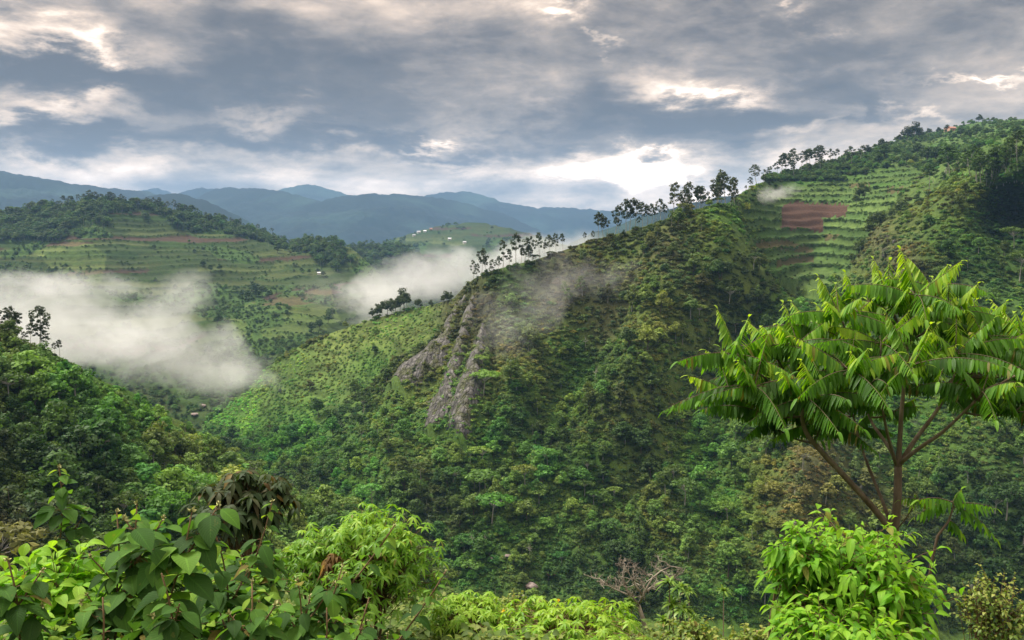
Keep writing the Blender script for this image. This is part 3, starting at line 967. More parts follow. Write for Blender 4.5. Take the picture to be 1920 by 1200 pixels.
def instance_stuff(name, pts, rotz, scl, var, tint, meshes, label, cat=None, tilt=None):
    """one object of uncountable vegetation: a point cloud mesh with leaf models set on it"""
    n = len(pts)
    me = bpy.data.meshes.new(name)
    me.vertices.add(n); me.vertices.foreach_set('co', np.asarray(pts, np.float32).ravel())
    rot = np.zeros((n, 3), np.float32); rot[:, 2] = rotz
    if tilt is not None: rot[:, :2] = tilt
    for nm, ty, key, v in (('rot', 'FLOAT_VECTOR', 'vector', rot), ('scl', 'FLOAT_VECTOR', 'vector', scl), ('var', 'INT', 'value', var)):
        a = me.attributes.new(nm, ty, 'POINT'); a.data.foreach_set(key, np.ascontiguousarray(v, np.int32 if ty == 'INT' else np.float32).ravel())
    a = me.attributes.new('tint', 'FLOAT_COLOR', 'POINT')
    a.data.foreach_set('color', np.concatenate([tint, np.ones((n, 1))], 1).astype(np.float32).ravel())
    o = link(name, me)
    tag(o, label, cat, kind='stuff')
    ng = bpy.data.node_groups.new(name + '_nodes', 'GeometryNodeTree')
    ng.interface.new_socket('Geometry', in_out='INPUT', socket_type='NodeSocketGeometry')
    ng.interface.new_socket('Geometry', in_out='OUTPUT', socket_type='NodeSocketGeometry')
    N = NT(ng)
    gi = N.add('NodeGroupInput'); go = N.add('NodeGroupOutput'); jn = N.add('GeometryNodeJoinGeometry')
    na = lambda nm, ty: N.add('GeometryNodeInputNamedAttribute', {0: nm}, data_type=ty).outputs[0]
    rv, sv, vv = na('rot', 'FLOAT_VECTOR'), na('scl', 'FLOAT_VECTOR'), na('var', 'INT')
    for k, srcs in enumerate(meshes):
        cmp_ = N.add('FunctionNodeCompare', data_type='INT', operation='EQUAL')
        ins = [q for q in cmp_.inputs if q.type == 'INT']
        ng.links.new(vv, ins[0]); ins[1].default_value = k
        j2 = N.add('GeometryNodeJoinGeometry')
        for ob in srcs:
            oi = N.add('GeometryNodeObjectInfo'); oi.inputs[0].default_value = ob; oi.transform_space = 'ORIGINAL'
            oi.inputs['As Instance'].default_value = False
            ng.links.new(oi.outputs['Geometry'], j2.inputs[0])
        ip = N.add('GeometryNodeInstanceOnPoints', {'Points': gi.outputs[0], 'Selection': cmp_.outputs[0], 'Instance': j2.outputs[0], 'Rotation': rv, 'Scale': sv})
        ng.links.new(ip.outputs[0], jn.inputs[0])
    ng.links.new(jn.outputs[0], go.inputs[0])
    md = o.modifiers.new('plants', 'NODES'); md.node_group = ng
    return o


SRC = {}             # (kind, variant) -> [trunk object, crown object] of a tree standing in the scene


def sources(kinds):
    return [SRC[k] for k in kinds]


def tint_of(colfn, px, py, rng, lo=.85, hi=2.0, warm=.14):
    c = colfn(px, py)
    n = len(px)
    c = c * rng.uniform(lo, hi, (n, 1))
    c[:, 0] *= 1 + rng.normal(0, warm, n)
    return np.clip(c, .012, .3)


KINDS = [('round', 0), ('round', 1), ('round', 2), ('round', 3), ('round', 4), ('tall', 0), ('tall', 1), ('tall', 2), ('umbrella', 0), ('umbrella', 1), ('umbrella', 2),
         ('thin', 0), ('thin', 1), ('bare', 0), ('bare', 1), ('eucalypt', 0), ('eucalypt', 1), ('eucalypt', 2), ('eucalypt', 3), ('eucalypt', 4), ('eucalypt', 5)]
KI = {k: i for i, k in enumerate(KINDS)}
P_KIND = np.array([.15, .15, .15, .15, .15, .05, .05, .05, .02, .02, .02, .01, .01, .006, .006]); P_KIND /= P_KIND.sum()
H_KIND = {'round': (4.5, 8.5), 'tall': (7, 10.5), 'umbrella': (7, 10), 'thin': (6, 9.5), 'bare': (6, 9)}


def patch(Q):
    """stands of different species: broad drifts of lighter, yellower or deeper green"""
    a = fbm(Q[:, 0] / 38, Q[:, 1] / 60, Q[:, 2] / 30, 3, 701)[:, None]; b = fbm(Q[:, 0] / 22, Q[:, 1] / 30, Q[:, 2] / 22, 2, 702)[:, None]
    k = .62 + .95 * sstep(.36, .66, a)
    return k * (np.array([.82, 1.0, .95]) + (np.array([1.13, 1.0, .9]) - np.array([.82, 1.0, .95])) * sstep(.38, .64, b))


def forest_points(layer, n, seed, dens, colfn, xr=None, yr=None, hs=1.0, pk=P_KIND):
    px, py, Q, rng = sample(layer, n, seed, dens, xr, yr)
    m = len(px)
    var = rng.choice(len(pk), m, p=pk)
    H = np.array([rng.uniform(*H_KIND[KINDS[v][0]]) for v in var]) * hs
    edge = sstep(0, 55, py - layer.ty(px))
    H = H * np.clip(np.exp(rng.normal(-.18, .38, m)), .38, 1.6)
    H = H * (.45 + .55 * edge)
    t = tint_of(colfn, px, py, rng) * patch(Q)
    Q = Q.copy(); Q[:, 2] -= .3
    return dict(px=px, py=py, Q=Q, var=var, H=H, rz=rng.uniform(0, 2 * pi, m), tint=t, wide=rng.uniform(.9, 1.35, m))


def cat_pts(*ds):
    return {k: np.concatenate([d[k] for d in ds]) for k in ds[0]}


def dens_b(px, py, Q):
    return np.where((px < 150) & (py < 655 + px * .45), .12, 1.0) * np.where(fbm(Q[:, 0] / 18, Q[:, 1] / 18, 0, 2, 13) > .40, 1, .35)


ROCKY = [(800, 560), (900, 540), (960, 600), (950, 760), (880, 850), (800, 830), (730, 790)]


def dens_c(px, py, Q):
    d = np.ones(len(px)) * .62
    low = sstep(640, 820, py + (px - 1000) * .05)
    d = d + .38 * low
    d = np.where(inpoly(px, py, SHOULDER), .045, d)
    d = np.where(inpoly(px, py, FIELD_R), .012, d)
    d = np.where(inpoly(px, py, ROCKY), .12, d)
    d = np.where((px > 870) & (px < 1420) & (py < 610) & (py > 400), .34, d)
    d = np.where(inpoly(px, py, [(1610, 420), (1720, 430), (1700, 560), (1600, 570)]), .30, d)
    d = np.where(inpoly(px, py, [(1480, 880), (1570, 830), (1600, 960), (1500, 1010)]), .30, d)
    d = np.where(rib_dist(px, py) < .8, 0.0, d)
    d = np.where(Q[:, 1] > 900, .20, d)
    d = d * np.where(fbm(Q[:, 0] / 25, Q[:, 1] / 25, 0, 2, 14) > .42, 1, .40)
    w = np.clip((Q[:, 1] / 420) ** 2, .5, 4)
    return np.clip(d * w / 2.2, 0, 1)


FB = forest_points(LB, 2700, 301, dens_b, COL_B, xr=(-180, 860), yr=(600, 1200), hs=.95)
FB['tint'] *= 1.05
FB['H'] *= np.where((FB['px'] < 230) & (FB['py'] < 662 + FB['px'] * .5), .42, 1.0)
FC = forest_points(LC, 9000, 302, dens_c, COL_C, xr=(390, 2050), yr=(220, 1190), hs=1.0)
FC['H'] *= np.where(inpoly(FC['px'], FC['py'], FIELD_R), .6, 1.0)
FC['Q'][:, 2] -= 0

# --- the nearest, largest trees stand as objects of their own; the rest of the wood is one mass per slope
WORDS = {'round': ('forest_tree', 'round-crowned broadleaf tree'), 'tall': ('forest_tree', 'tall narrow-crowned tree'), 'umbrella': ('umbrella_tree', 'flat-topped umbrella-crowned tree'),
         'thin': ('slender_tree', 'slender pale-trunked tree'), 'bare': ('bare_tree', 'nearly leafless pale-branched tree'), 'eucalypt': ('eucalyptus_tree', 'tall eucalyptus tree')}


def zone(px, py, layer):
    if layer is LB:
        if py < 760: return 'on the upper part of the shaded spur below the mist bank'
        if px < 230: return 'low on the shaded spur above the leafy plants'
        if px < 480: return 'in the middle of the shaded spur facing the valley'
        return 'near the tapering valley end of the shaded spur'
    if px < 800: return 'on the green flank below the grassy shoulder'
    if px < 1000: return 'at the foot of the grey rock ribs' if py > 760 else 'beside the grey rock ribs'
    if px < 1250: return 'low on the central wooded slope by the stream' if py > 850 else 'on the central slope right of the rock ribs'
    if px < 1600: return 'behind the dead tree at the foot of the slope' if py > 950 else 'on the slope beside the feathery-leaved tree'
    return 'on the dark wooded slope behind the feathery-leaved tree'


def split_near(D, layer, n_ind, seed):
    w = D['H'] * D['wide'] / D['Q'][:, 1]
    vis = (D['px'] > 5) & (D['px'] < 1915) & (D['py'] < 1130)
    if layer is LB: vis &= D['py'] < 985 + .0 * D['px']
    if layer is LC: vis &= ~((D['px'] < 870) & (D['py'] > 900)) & ~((D['px'] > 1330) & (D['py'] > 560)) & ~((D['px'] < 1000) & (D['py'] > 1080))
    special = np.isin(D['var'], [KI[k] for k in KINDS if k[0] in ('umbrella', 'thin', 'bare')])
    sc_ = np.where(vis, w * (1 + .25 * special), 0)
    order = np.argsort(-sc_)
    ind = order[:n_ind]
    for i_ in ind:
        kd, v = KINDS[D['var'][i_]]
        nm, wd = WORDS[kd]
        zn = zone(D['px'][i_], D['py'][i_], layer)
        r = place_tree(nm, kd, v, D['Q'][i_], D['H'][i_], D['rz'][i_], D['tint'][i_], f'{wd} {zn}', 'tree', f'{wd}s {zn}', D['wide'][i_])
        SRC.setdefault((kd, v), list(r.children))
    m = np.ones(len(D['px']), bool); m[ind] = False
    return {k: v[m] for k, v in D.items()}


RB = split_near(FB, LB, 130, 1)
RC = split_near(FC, LC, 150, 2)


# ------------------------------------------------------------------ eucalyptus and other trees on the ridges (photo px of the foot, height in photo px)
def tree_at(layer, px, py, hpx, kind, var, tint, label, group, name=None, lift=0, widen=1.0, rng=random.Random(5)):
    Q = layer.P(np.array([px]), np.array([max(py, float(layer.ty(px)) + 1)]))[0]
    H = hpx * Q[1] / F * 1.04 * (rng.uniform(.72, 1.22) if kind == 'eucalypt' else 1)
    Q[2] -= .3
    r = place_tree(name or WORDS[kind][0], kind, var, Q, H, rng.uniform(0, 6.28), tint, label, 'tree', group, widen)
    if kind == 'eucalypt': r.rotation_euler = (rng.uniform(-.09, .09), rng.uniform(-.09, .09), rng.uniform(0, 6.28))
    SRC.setdefault((kind, var), list(r.children))
    return r


EUC = np.array([.040, .058, .026]); EUC2 = np.array([.055, .066, .030])
ER = random.Random(77)
GR = 'eucalyptus trees along the central ridge line'
knoll = [(886, 528, 42), (894, 527, 30), (903, 522, 50), (910, 520, 42), (922, 518, 34), (934, 510, 42), (942, 508, 52), (955, 506, 40), (968, 502, 58), (976, 500, 52), (984, 496, 60), (992, 497, 42), (1001, 492, 48)]
for k, (x, y, h) in enumerate(knoll):
    tree_at(LC, x, y, h, 'eucalypt', k % 6, EUC * ER.uniform(.8, 1.2), 'slim eucalyptus on the knoll above the grey rock ribs', GR + ', knoll')
for k, (x, y, h) in enumerate([(1012, 486, 52), (1022, 484, 38), (1032, 480, 46), (1043, 478, 38), (1056, 474, 42)]):
    tree_at(LC, x, y, h, 'eucalypt', (k * 2 + 1) % 6, EUC * ER.uniform(.8, 1.2), 'eucalyptus half veiled in mist right of the knoll', GR + ', misty gap')
for k, (x, y, h) in enumerate([(1097, 456, 22), (1113, 452, 26), (1121, 450, 44), (1133, 447, 42), (1140, 446, 56), (1151, 444, 50), (1160, 440, 40), (1174, 437, 56), (1180, 434, 66), (1189, 432, 48), (1197, 430, 34),
                                (1206, 427, 44), (1214, 424, 46), (1222, 421, 38), (1230, 419, 46), (1238, 416, 40), (1246, 414, 30)]):
    tree_at(LC, x, y, h, 'eucalypt', (k * 3 + 2) % 6, EUC * ER.uniform(.8, 1.15), 'dark eucalyptus in the open row climbing the ridge below the tall grove', GR + ', row')
for k, (x, y, h) in enumerate([(1262, 412, 66), (1272, 408, 60), (1283, 408, 52), (1293, 405, 62), (1301, 408, 54), (1310, 404, 66), (1318, 404, 58), (1327, 402, 66), (1338, 400, 70), (1347, 398, 62), (1353, 398, 76),
                                (1361, 396, 72), (1369, 396, 56), (1377, 392, 50), (1385, 388, 30), (1290, 415, 38), (1318, 414, 40), (1345, 410, 42), (1372, 404, 40)]):
    tree_at(LC, x, y, h, 'eucalypt', (k * 5 + 1) % 6, (EUC2 if k % 3 == 0 else EUC) * ER.uniform(.85, 1.2), 'tall eucalyptus in the dense grove on the ridge left of the brown field', GR + ', tall grove', widen=1.15)
for k, (x, y, h) in enumerate([(1398, 352, 16), (1408, 350, 20), (1420, 345, 34), (1430, 342, 30), (1440, 340, 26), (1456, 332, 36), (1464, 330, 40), (1474, 328, 36), (1483, 326, 42), (1492, 324, 40), (1501, 322, 46), (1510, 320, 42),
                                (1520, 317, 40), (1529, 315, 38), (1538, 313, 36), (1546, 311, 32), (1556, 308, 28), (1566, 305, 22), (1490, 334, 28), (1515, 330, 30), (1540, 324, 28), (1580, 318, 36), (1596, 318, 40), (1612, 314, 34)]):
    tree_at(LC, x, y, h, 'eucalypt', (k * 7 + 3) % 6, EUC * ER.uniform(.8, 1.2), 'small dark eucalyptus on the skyline above the terraced fields', 'skyline trees above the right-hand fields', widen=1.45)
for k, (x, y, h) in enumerate([(1604, 298, 14), (1625, 290, 18), (1650, 282, 22), (1662, 278, 14), (1685, 268, 16), (1700, 266, 30), (1712, 262, 32), (1722, 262, 20), (1740, 254, 14), (1760, 250, 12), (1775, 247, 14), (1834, 231, 16), (1862, 229, 10), (1895, 228, 9)]):
    tree_at(LC, x, y, h, 'round', k % 5, EUC * ER.uniform(.8, 1.2), 'small round tree on the far skyline of the upper hill', 'skyline trees of the upper hill', name='hill_tree', widen=1.1)
for k, (x, y, h) in enumerate([(1660, 305, 30), (1680, 298, 22), (1720, 300, 28), (1738, 310, 36), (1752, 306, 30), (1790, 262, 16), (1800, 258, 20), (1815, 262, 18), (1830, 258, 22), (1845, 256, 16), (1880, 258, 18), (1905, 252, 20), (1645, 318, 24), (1700, 312, 22)]):
    tree_at(LC, x, y, h, 'round', (k + 2) % 5, DARK * ER.uniform(1.1, 1.7), 'dark bushy tree among the plots of the upper hill', 'trees among the upper plots', name='hill_tree', widen=1.25)
for k, (x, y, h) in enumerate([(1766, 322, 52), (1774, 318, 60), (1782, 324, 66), (1791, 318, 60), (1800, 322, 68), (1809, 320, 60), (1818, 318, 56), (1826, 316, 48), (1750, 335, 34), (1742, 342, 40), (1770, 332, 36)]):
    tree_at(LC, x, y, h, 'eucalypt', k % 6, MID * ER.uniform(.75, 1.1), 'eucalyptus in the clump at the top of the grassy spur', 'clump of eucalyptus on the grassy spur', widen=1.5)
for k in range(26):
    x = 1826 + (k % 13) * 7.4 + ER.uniform(-3, 3); y = 352 + (k // 13) * 18 + ER.uniform(-5, 5) - (x - 1826) * .1
    tree_at(LC, x, y, ER.uniform(48, 66), 'eucalypt', k % 6, DARK * ER.uniform(1.0, 1.9), 'eucalyptus in the dense stand at the right edge of the hillside', 'dense eucalyptus stand on the right', widen=1.3)
for k, (x, y, h) in enumerate([(1612, 372, 24), (1622, 368, 30), (1606, 378, 20), (1640, 420, 34), (1632, 432, 30), (1650, 412, 30), (1606, 470, 26), (1596, 482, 20), (1618, 455, 24), (1675, 385, 30), (1690, 375, 36), (1700, 372, 26)]):
    tree_at(LC, x, y, h, 'round', k % 5, (DARK + OLIVE) * .6 * ER.uniform(.9, 1.3), 'shaggy green tree at the edge of the terraced fields', 'trees at the edge of the right-hand fields', widen=1.1)
for k, (x, y, h) in enumerate([(698, 600, 24), (706, 597, 28), (716, 594, 34), (726, 592, 32), (735, 588, 34), (742, 588, 28), (750, 585, 34), (758, 584, 44), (764, 584, 40), (784, 580, 22), (830, 572, 22), (838, 570, 26), (845, 566, 20), (808, 575, 14)]):
    tree_at(LC, x, y, h, 'round' if k % 2 else 'tall', k % 3, EUC * ER.uniform(1.2, 1.7), 'misty tree on the crest of the grassy shoulder', 'trees on the grassy shoulder', name='shoulder_tree')
for k, (x, y, h) in enumerate([(6, 622, 36), (14, 628, 50), (24, 630, 46), (30, 632, 34), (56, 644, 34), (73, 648, 50), (80, 650, 38), (90, 652, 32), (103, 660, 24), (112, 664, 28), (44, 640, 16)]):
    tree_at(LB, x, y, h * 1.4, 'eucalypt', k % 6, EUC * ER.uniform(.7, 1.0), 'young eucalyptus on the crest of the shaded spur before the mist', 'eucalyptus on the shaded spur crest', widen=1.25)
# far terraced hill: line of eucalyptus along its crest
tr_far = [(x, y) for x, y in zip(np.linspace(2, 345, 46), np.interp(np.linspace(2, 345, 46), LT.top[:, 0], LT.top[:, 1]))]
for k, (x, y) in enumerate(tr_far):
    hh = ER.uniform(11, 20) if x < 150 else (ER.uniform(15, 28) if x < 225 else ER.uniform(12, 24))
    tree_at(LT, x + ER.uniform(-3, 3), y + ER.uniform(2, 8), hh, 'eucalypt', k % 6, EUC * ER.uniform(.75, 1.05), 'distant eucalyptus along the crest of the terraced hill', 'crest trees of the terraced hill', widen=1.5)
for k, x in enumerate(np.linspace(352, 545, 26)):
    tree_at(LT, x + ER.uniform(-3, 3), float(LT.ty(x)) + ER.uniform(2, 6), ER.uniform(7, 15), 'eucalypt', k % 6, EUC * ER.uniform(.75, 1.05), 'small distant tree on the falling right-hand crest of the terraced hill', 'crest trees falling to the saddle', widen=1.6)
for k, (x, y, h) in enumerate([(410, 622, 16), (407, 612, 24), (424, 636, 12), (480, 545, 26), (466, 560, 22), (492, 548, 24), (472, 540, 20), (505, 556, 18), (455, 552, 18), (395, 508, 16), (380, 500, 14), (410, 505, 14), (520, 485, 22), (290, 470, 10), (365, 480, 8),
                                (600, 612, 22), (615, 605, 18), (625, 590, 20), (585, 620, 22), (596, 500, 10), (605, 505, 12), (580, 505, 10), (425, 660, 22), (440, 668, 18), (390, 655, 20), (405, 668, 22), (470, 650, 14), (550, 640, 12)]):
    tree_at(LT, x, y, h, 'round', k % 5, DARK * ER.uniform(1.0, 1.5), 'dark round tree among the terraces of the far hill', 'single trees on the far terraces', name='terrace_tree', widen=1.2)
# single pale-trunked trees on the wooded slopes
for k, (x, y, h, kd) in enumerate([(97, 868, 52, 'umbrella'), (215, 880, 46, 'umbrella'), (208, 1000, 40, 'bare'), (92, 880, 30, 'thin'), (1323, 858, 46, 'umbrella'), (1262, 900, 40, 'umbrella'), (1350, 832, 36, 'thin'), (1092, 545, 44, 'thin'), (1067, 560, 40, 'thin'),
                                    (1061, 545, 36, 'thin'), (1206, 520, 34, 'thin'), (1100, 605, 34, 'bare'), (990, 640, 34, 'thin'), (1258, 485, 34, 'thin'), (1270, 480, 40, 'round'), (1310, 560, 36, 'tall'), (1330, 620, 34, 'tall'), (1360, 590, 36, 'tall'), (1420, 540, 34, 'tall'),
                                    (1770, 560, 46, 'umbrella'), (1900, 500, 44, 'umbrella'), (1910, 560, 60, 'umbrella'), (1780, 660, 46, 'umbrella'), (1115, 690, 40, 'bare'), (1000, 780, 36, 'thin'), (1160, 810, 40, 'bare'), (505, 800, 34, 'thin'), (1450, 870, 44, 'umbrella'), (1440, 830, 40, 'thin')]):
    L_ = LB if (x < 300 and y > 640) else LC
    tree_at(L_, x, y, h, kd, k % len(TREES[kd]), (MID + OLIVE) * .6 * ER.uniform(.9, 1.3), f"{WORDS[kd][1]} {zone(x, y, L_)}", f'{WORDS[kd][1]}s {zone(x, y, L_)}')

for kd, v in KINDS:
    if (kd, v) not in SRC:
        tree_at(LC, 1200 + 20 * v, 760, 30, kd, v, MID, f'{WORDS[kd][1]} standing out on the central slope below the gully')


def mass(name, D, label):
    h0 = np.array([TREES[KINDS[v][0]][KINDS[v][1]][2] for v in D['var']])
    s = D['H'] / h0
    scl = np.stack([s * D['wide'], s * D['wide'], s], 1)
    return instance_stuff(name, D['Q'], D['rz'], scl, D['var'], D['tint'], sources(KINDS), label, 'forest')


mass('spur_forest', RB, 'dense mixed forest covering the shaded left spur')
mass('slope_forest', RC, 'dense green forest covering the central and right-hand slopes')

# dark conifer wood on the small dome and woods on the terraced hill
def wood(layer, n, seed, dens, colfn, hs, xr, yr, kinds, name, label, wide=(1.0, 1.5)):
    px, py, Q, rng = sample(layer, n, seed, dens, xr, yr)
    m = len(px); var = rng.choice([KI[k] for k in kinds], m)
    H = rng.uniform(*hs, m); Q = Q.copy(); Q[:, 2] -= .5
    mass(name, dict(Q=Q, var=var, H=H, rz=rng.uniform(0, 6.28, m), tint=tint_of(colfn, px, py, rng), wide=rng.uniform(*wide, m)), label)


dark_ = lambda px, py: np.tile(DARK * 1.1, (len(px), 1))
euks = [('eucalypt', k) for k in range(6)]; rounds = [('round', k) for k in range(5)]
wood(LD, 1500, 401, lambda a, b, c: np.ones(len(a)), dark_, (9, 14), (640, 860), (455, 600), euks + rounds, 'dome_wood', 'dark plantation wood on the small dome beyond the terraces', (1.6, 2.2))
inw = lambda a, b, c: np.any([in_wood(a, b, p) for p in WOODS_T], 0) * 1.0
wood(LT, 3800, 402, inw, lambda px, py: np.tile(DARK * 1.15, (len(px), 1)), (8, 15), (-60, 660), (375, 495), euks + rounds, 'crest_wood', 'dark wood on the crest of the far terraced hill', (1.2, 1.8))


def clumps_t(a, b, c):
    w = fbm(c[:, 0] / 70, c[:, 1] / 70, 0, 3, 81) > .63
    riser = fields(c, 7.5, 71, 100, .07, 14)[1] > .72
    q = np.where(w, .8, np.where(riser, .13, .006))
    q = np.where(b > 640, np.maximum(q, .5), q)
    q = np.where((a < 170) & (b > 495) & (b < 545), .7, q)
    return q


wood(LT, 16000, 403, clumps_t, lambda px, py: np.tile(DARK * 1.4, (len(px), 1)), (2.0, 6.0), (-60, 800), (400, 890), rounds, 'terrace_scrub', 'scrub and hedge rows on the terraces of the far hill', (1.1, 1.7))
up_hill = lambda a, b, c: (c[:, 1] > 820) * np.where(fbm(c[:, 0] / 45, c[:, 1] / 45, 0, 3, 83) > .60, .55, np.where(fields(c, 6.5, 41, 60, .04)[1] > .70, .22, .02)) * ~inpoly(a, b, FIELD_R)
hedge_r = lambda a, b, c: inpoly(a, b, FIELD_R) * ~inpoly(a, b, BROWN_FIELDS[0]) * np.where((fields(c, 6.5, 41, 60, .04)[1] > .68) & (vnoise(c[:, 0] / 14, c[:, 1] / 14, 0, 6) > .2), .85, .012)
wood(LC, 60000, 407, hedge_r, lambda px, py: np.tile(DARK * 1.3, (len(px), 1)), (.7, 2.0), (1390, 1740), (315, 545), rounds, 'field_hedges', 'low hedge lines along the terrace banks of the right-hand fields', (1.2, 2.0))
wood(LC, 22000, 405, up_hill, lambda px, py: np.tile(DARK * 1.5, (len(px), 1)), (2.5, 7.5), (1400, 1950), (222, 340), rounds, 'upper_hill_scrub', 'hedges and bushes among the plots of the upper hill', (1.1, 1.6))
hedge = lambda a, b, c: np.where((fields(c, 7.5, 71, 100, .07, 14)[1] > .64) & (vnoise(c[:, 0] / 25, c[:, 1] / 25, 0, 6) > .25), .8, 0)
wood(LT, 60000, 406, hedge, lambda px, py: np.tile(DARK * .9, (len(px), 1)), (.8, 2.0), (-40, 700), (385, 680), rounds, 'terrace_hedges', 'hedge rows along the terrace banks of the far hill', (1.2, 2.0))
wood(LE, 2500, 404, lambda a, b, c: np.where(fbm(c[:, 0] / 160, c[:, 1] / 160, 0, 3, 111) > .58, .8, .05), dark_, (6, 12), (690, 1150), (417, 560), rounds, 'dome_scrub', 'scrub on the small far terraced dome', (1.3, 2.0))


# undergrowth on the near slopes
def scrub_points(layer, n, seed, dens, colfn, xr, yr, smin, smax):
    px, py, Q, rng = sample(layer, n, seed, dens, xr, yr)
    m = len(px); s = rng.uniform(smin, smax, m) * np.clip(Q[:, 1] / 420, .7, 1.6)
    Q = Q.copy(); Q[:, 2] -= .15
    return dict(px=px, py=py, Q=Q, s=s, var=rng.integers(0, 5, m), rz=rng.uniform(0, 6.28, m), tint=tint_of(colfn, px, py, rng, .8, 1.7, .16) * patch(Q), wide=rng.uniform(.9, 1.5, m))


def dens_sc(px, py, Q):
    d = np.ones(len(px)) * .9
    d = np.where(inpoly(px, py, FIELD_R), np.where(fields(Q, 6.5, 41, 60, .04)[1] > .70, .10, .006), d)
    d = np.where(inpoly(px, py, SHOULDER), .95, d)
    d = np.where(rib_dist(px, py) < .45, .25, d)
    d = np.where(Q[:, 1] > 800, d * .6, d)
    for p in BROWN_FIELDS: d = np.where(inpoly(px, py, p), 0, d)
    return d


S1 = scrub_points(LB, 9000, 501, lambda a, b, c: np.ones(len(a)), COL_B, (-100, 870), (600, 1200), .55, 1.1)
S2 = scrub_points(LC, 42000, 502, dens_sc, COL_C, (385, 2000), (222, 1200), .5, 1.25)
S2['s'] *= np.where(inpoly(S2['px'], S2['py'], SHOULDER), .55, 1.0)
S2['tint'] *= np.where(inpoly(S2['px'], S2['py'], SHOULDER), 1.7, 1.0)[:, None]
scrub_src = []
for k in range(5):
    Q = LB.P(np.array([30 + 14. * k]), np.array([672 + 9. * k]))[0]
    b = link('hillside_bush', SCRUB[k], loc=Q, rot=(0, 0, k), scl=1.5)
    b['tint'] = [float(v) for v in OLIVE * 1.2]
    tag(b, 'low rounded bush on the grassy crest of the shaded spur', 'bush', 'bushes on the spur crest')
    scrub_src.append([b])
for nm, S, lb in (('spur_undergrowth', S1, 'scrubby undergrowth on the shaded left spur'), ('slope_undergrowth', S2, 'scrubby undergrowth on the central and right-hand slopes')):
    scl = np.stack([S['s'] * S['wide'], S['s'] * S['wide'], S['s']], 1)
    instance_stuff(nm, S['Q'], S['rz'], scl, S['var'], S['tint'], scrub_src, lb, 'undergrowth')


# ------------------------------------------------------------------ rock ribs, boulders
def rock_mat():
    m, t = new_mat('grey_rock')
    geo = t.add('ShaderNodeNewGeometry')
    P_ = geo.outputs['Position']
    n = t.noise(t.vmath('MULTIPLY', P_, (1, 1, .45)), .32, 7, .6, .4); n2 = t.noise(P_, 2.2, 5, .7)
    c = t.ramp(n, [(.30, (.04, .038, .034)), (.50, (.115, .108, .10)), (.72, (.26, .25, .235))])
    up = t.add('ShaderNodeSeparateXYZ', {0: geo.outputs['Normal']})
    ms = t.math('MULTIPLY', t.ramp(t.noise(P_, .16, 5, .65), [(.47, (0, 0, 0)), (.57, (1, 1, 1))]), .85)
    c = t.mixc(ms, c, (.075, .082, .032, 1))
    c = t.mixc(1.0, c, t.ramp(n2, [(.3, (.6, .6, .6)), (.7, (1.25, 1.25, 1.25))]), 'MULTIPLY')
    vo = t.add('ShaderNodeTexVoronoi', {'Vector': t.vmath('MULTIPLY', P_, (.45, .45, .07)), 'Scale': 1.0}, feature='DISTANCE_TO_EDGE')
    cr_ = t.ramp(vo.outputs[0], [(0, (.42, .42, .42)), (.10, (1, 1, 1))])
    c = t.mixc(1.0, c, cr_, 'MULTIPLY')
    hgt = t.math('ADD', n, t.math('MULTIPLY', t.math('MINIMUM', vo.outputs[0], .15), 3.0))
    bp = t.add('ShaderNodeBump', {'Strength': .7, 'Distance': 1.4, 'Height': hgt})
    b = t.add('ShaderNodeBsdfPrincipled', {'Base Color': c, 'Roughness': .9, 'Specular IOR Level': .2, 'Normal': bp.outputs[0]})
    t.add('ShaderNodeOutputMaterial', {0: b.outputs[0]})
    return m


M_ROCK = rock_mat()
RIB_WORDS = ['long slanting rock rib on the left, running down from the knoll', 'middle rock rib between two others, widening to a grey slab', 'broad pale rock rib on the right with a rounded foot']
for rb, lb in zip(RIBS, RIB_WORDS):
    q = np.array(rb, float)
    nv, nu = 140, 22
    yy = np.linspace(q[0, 1], q[-1, 1], nv); cx = np.interp(yy, q[:, 1], q[:, 0]); hw = np.interp(yy, q[:, 1], q[:, 2]) * 1.6 * (.75 + .6 * fbm(yy / 18, yy * 0, 0, 3, int(q[0, 0])))
    cx = cx + (fbm(yy / 25, yy * 0 + 5, 0, 3, int(q[0, 0]) + 3) - .5) * 10
    u = np.linspace(-1.25, 1.25, nu)
    PX = cx[:, None] + hw[:, None] * u[None]; PY = np.repeat(yy[:, None], nu, 1)
    Q = LC.P(PX, PY)
    prof = np.clip(1 - np.abs(u) ** 2.2, -.6, 1)[None]
    x, y, z = Q[..., 0], Q[..., 1], Q[..., 2]
    hgt = prof * (.5 + hw[:, None] * .06) - .5 + (fbm(x / 4, y / 4, z / 9, 4, 8) - .5) * 3.2 * (prof > -.2) + (np.abs(vnoise(x / 1.4, y / 1.4, z / 5, 9) - .5) * 1.0 - .25)
    Q = Q + np.array([-.12, -.80, .55]) * hgt[..., None]
    idx = np.arange(nv * nu).reshape(nv, nu)
    f = np.stack([idx[:-1, :-1], idx[1:, :-1], idx[1:, 1:], idx[:-1, 1:]], -1).reshape(-1, 4)
    o = link('rock_outcrop', make_mesh('rock_outcrop', Q.reshape(-1, 3), [f], [M_ROCK], smooth=True))
    tag(o, lb, 'rock outcrop', 'rock ribs on the central slope')


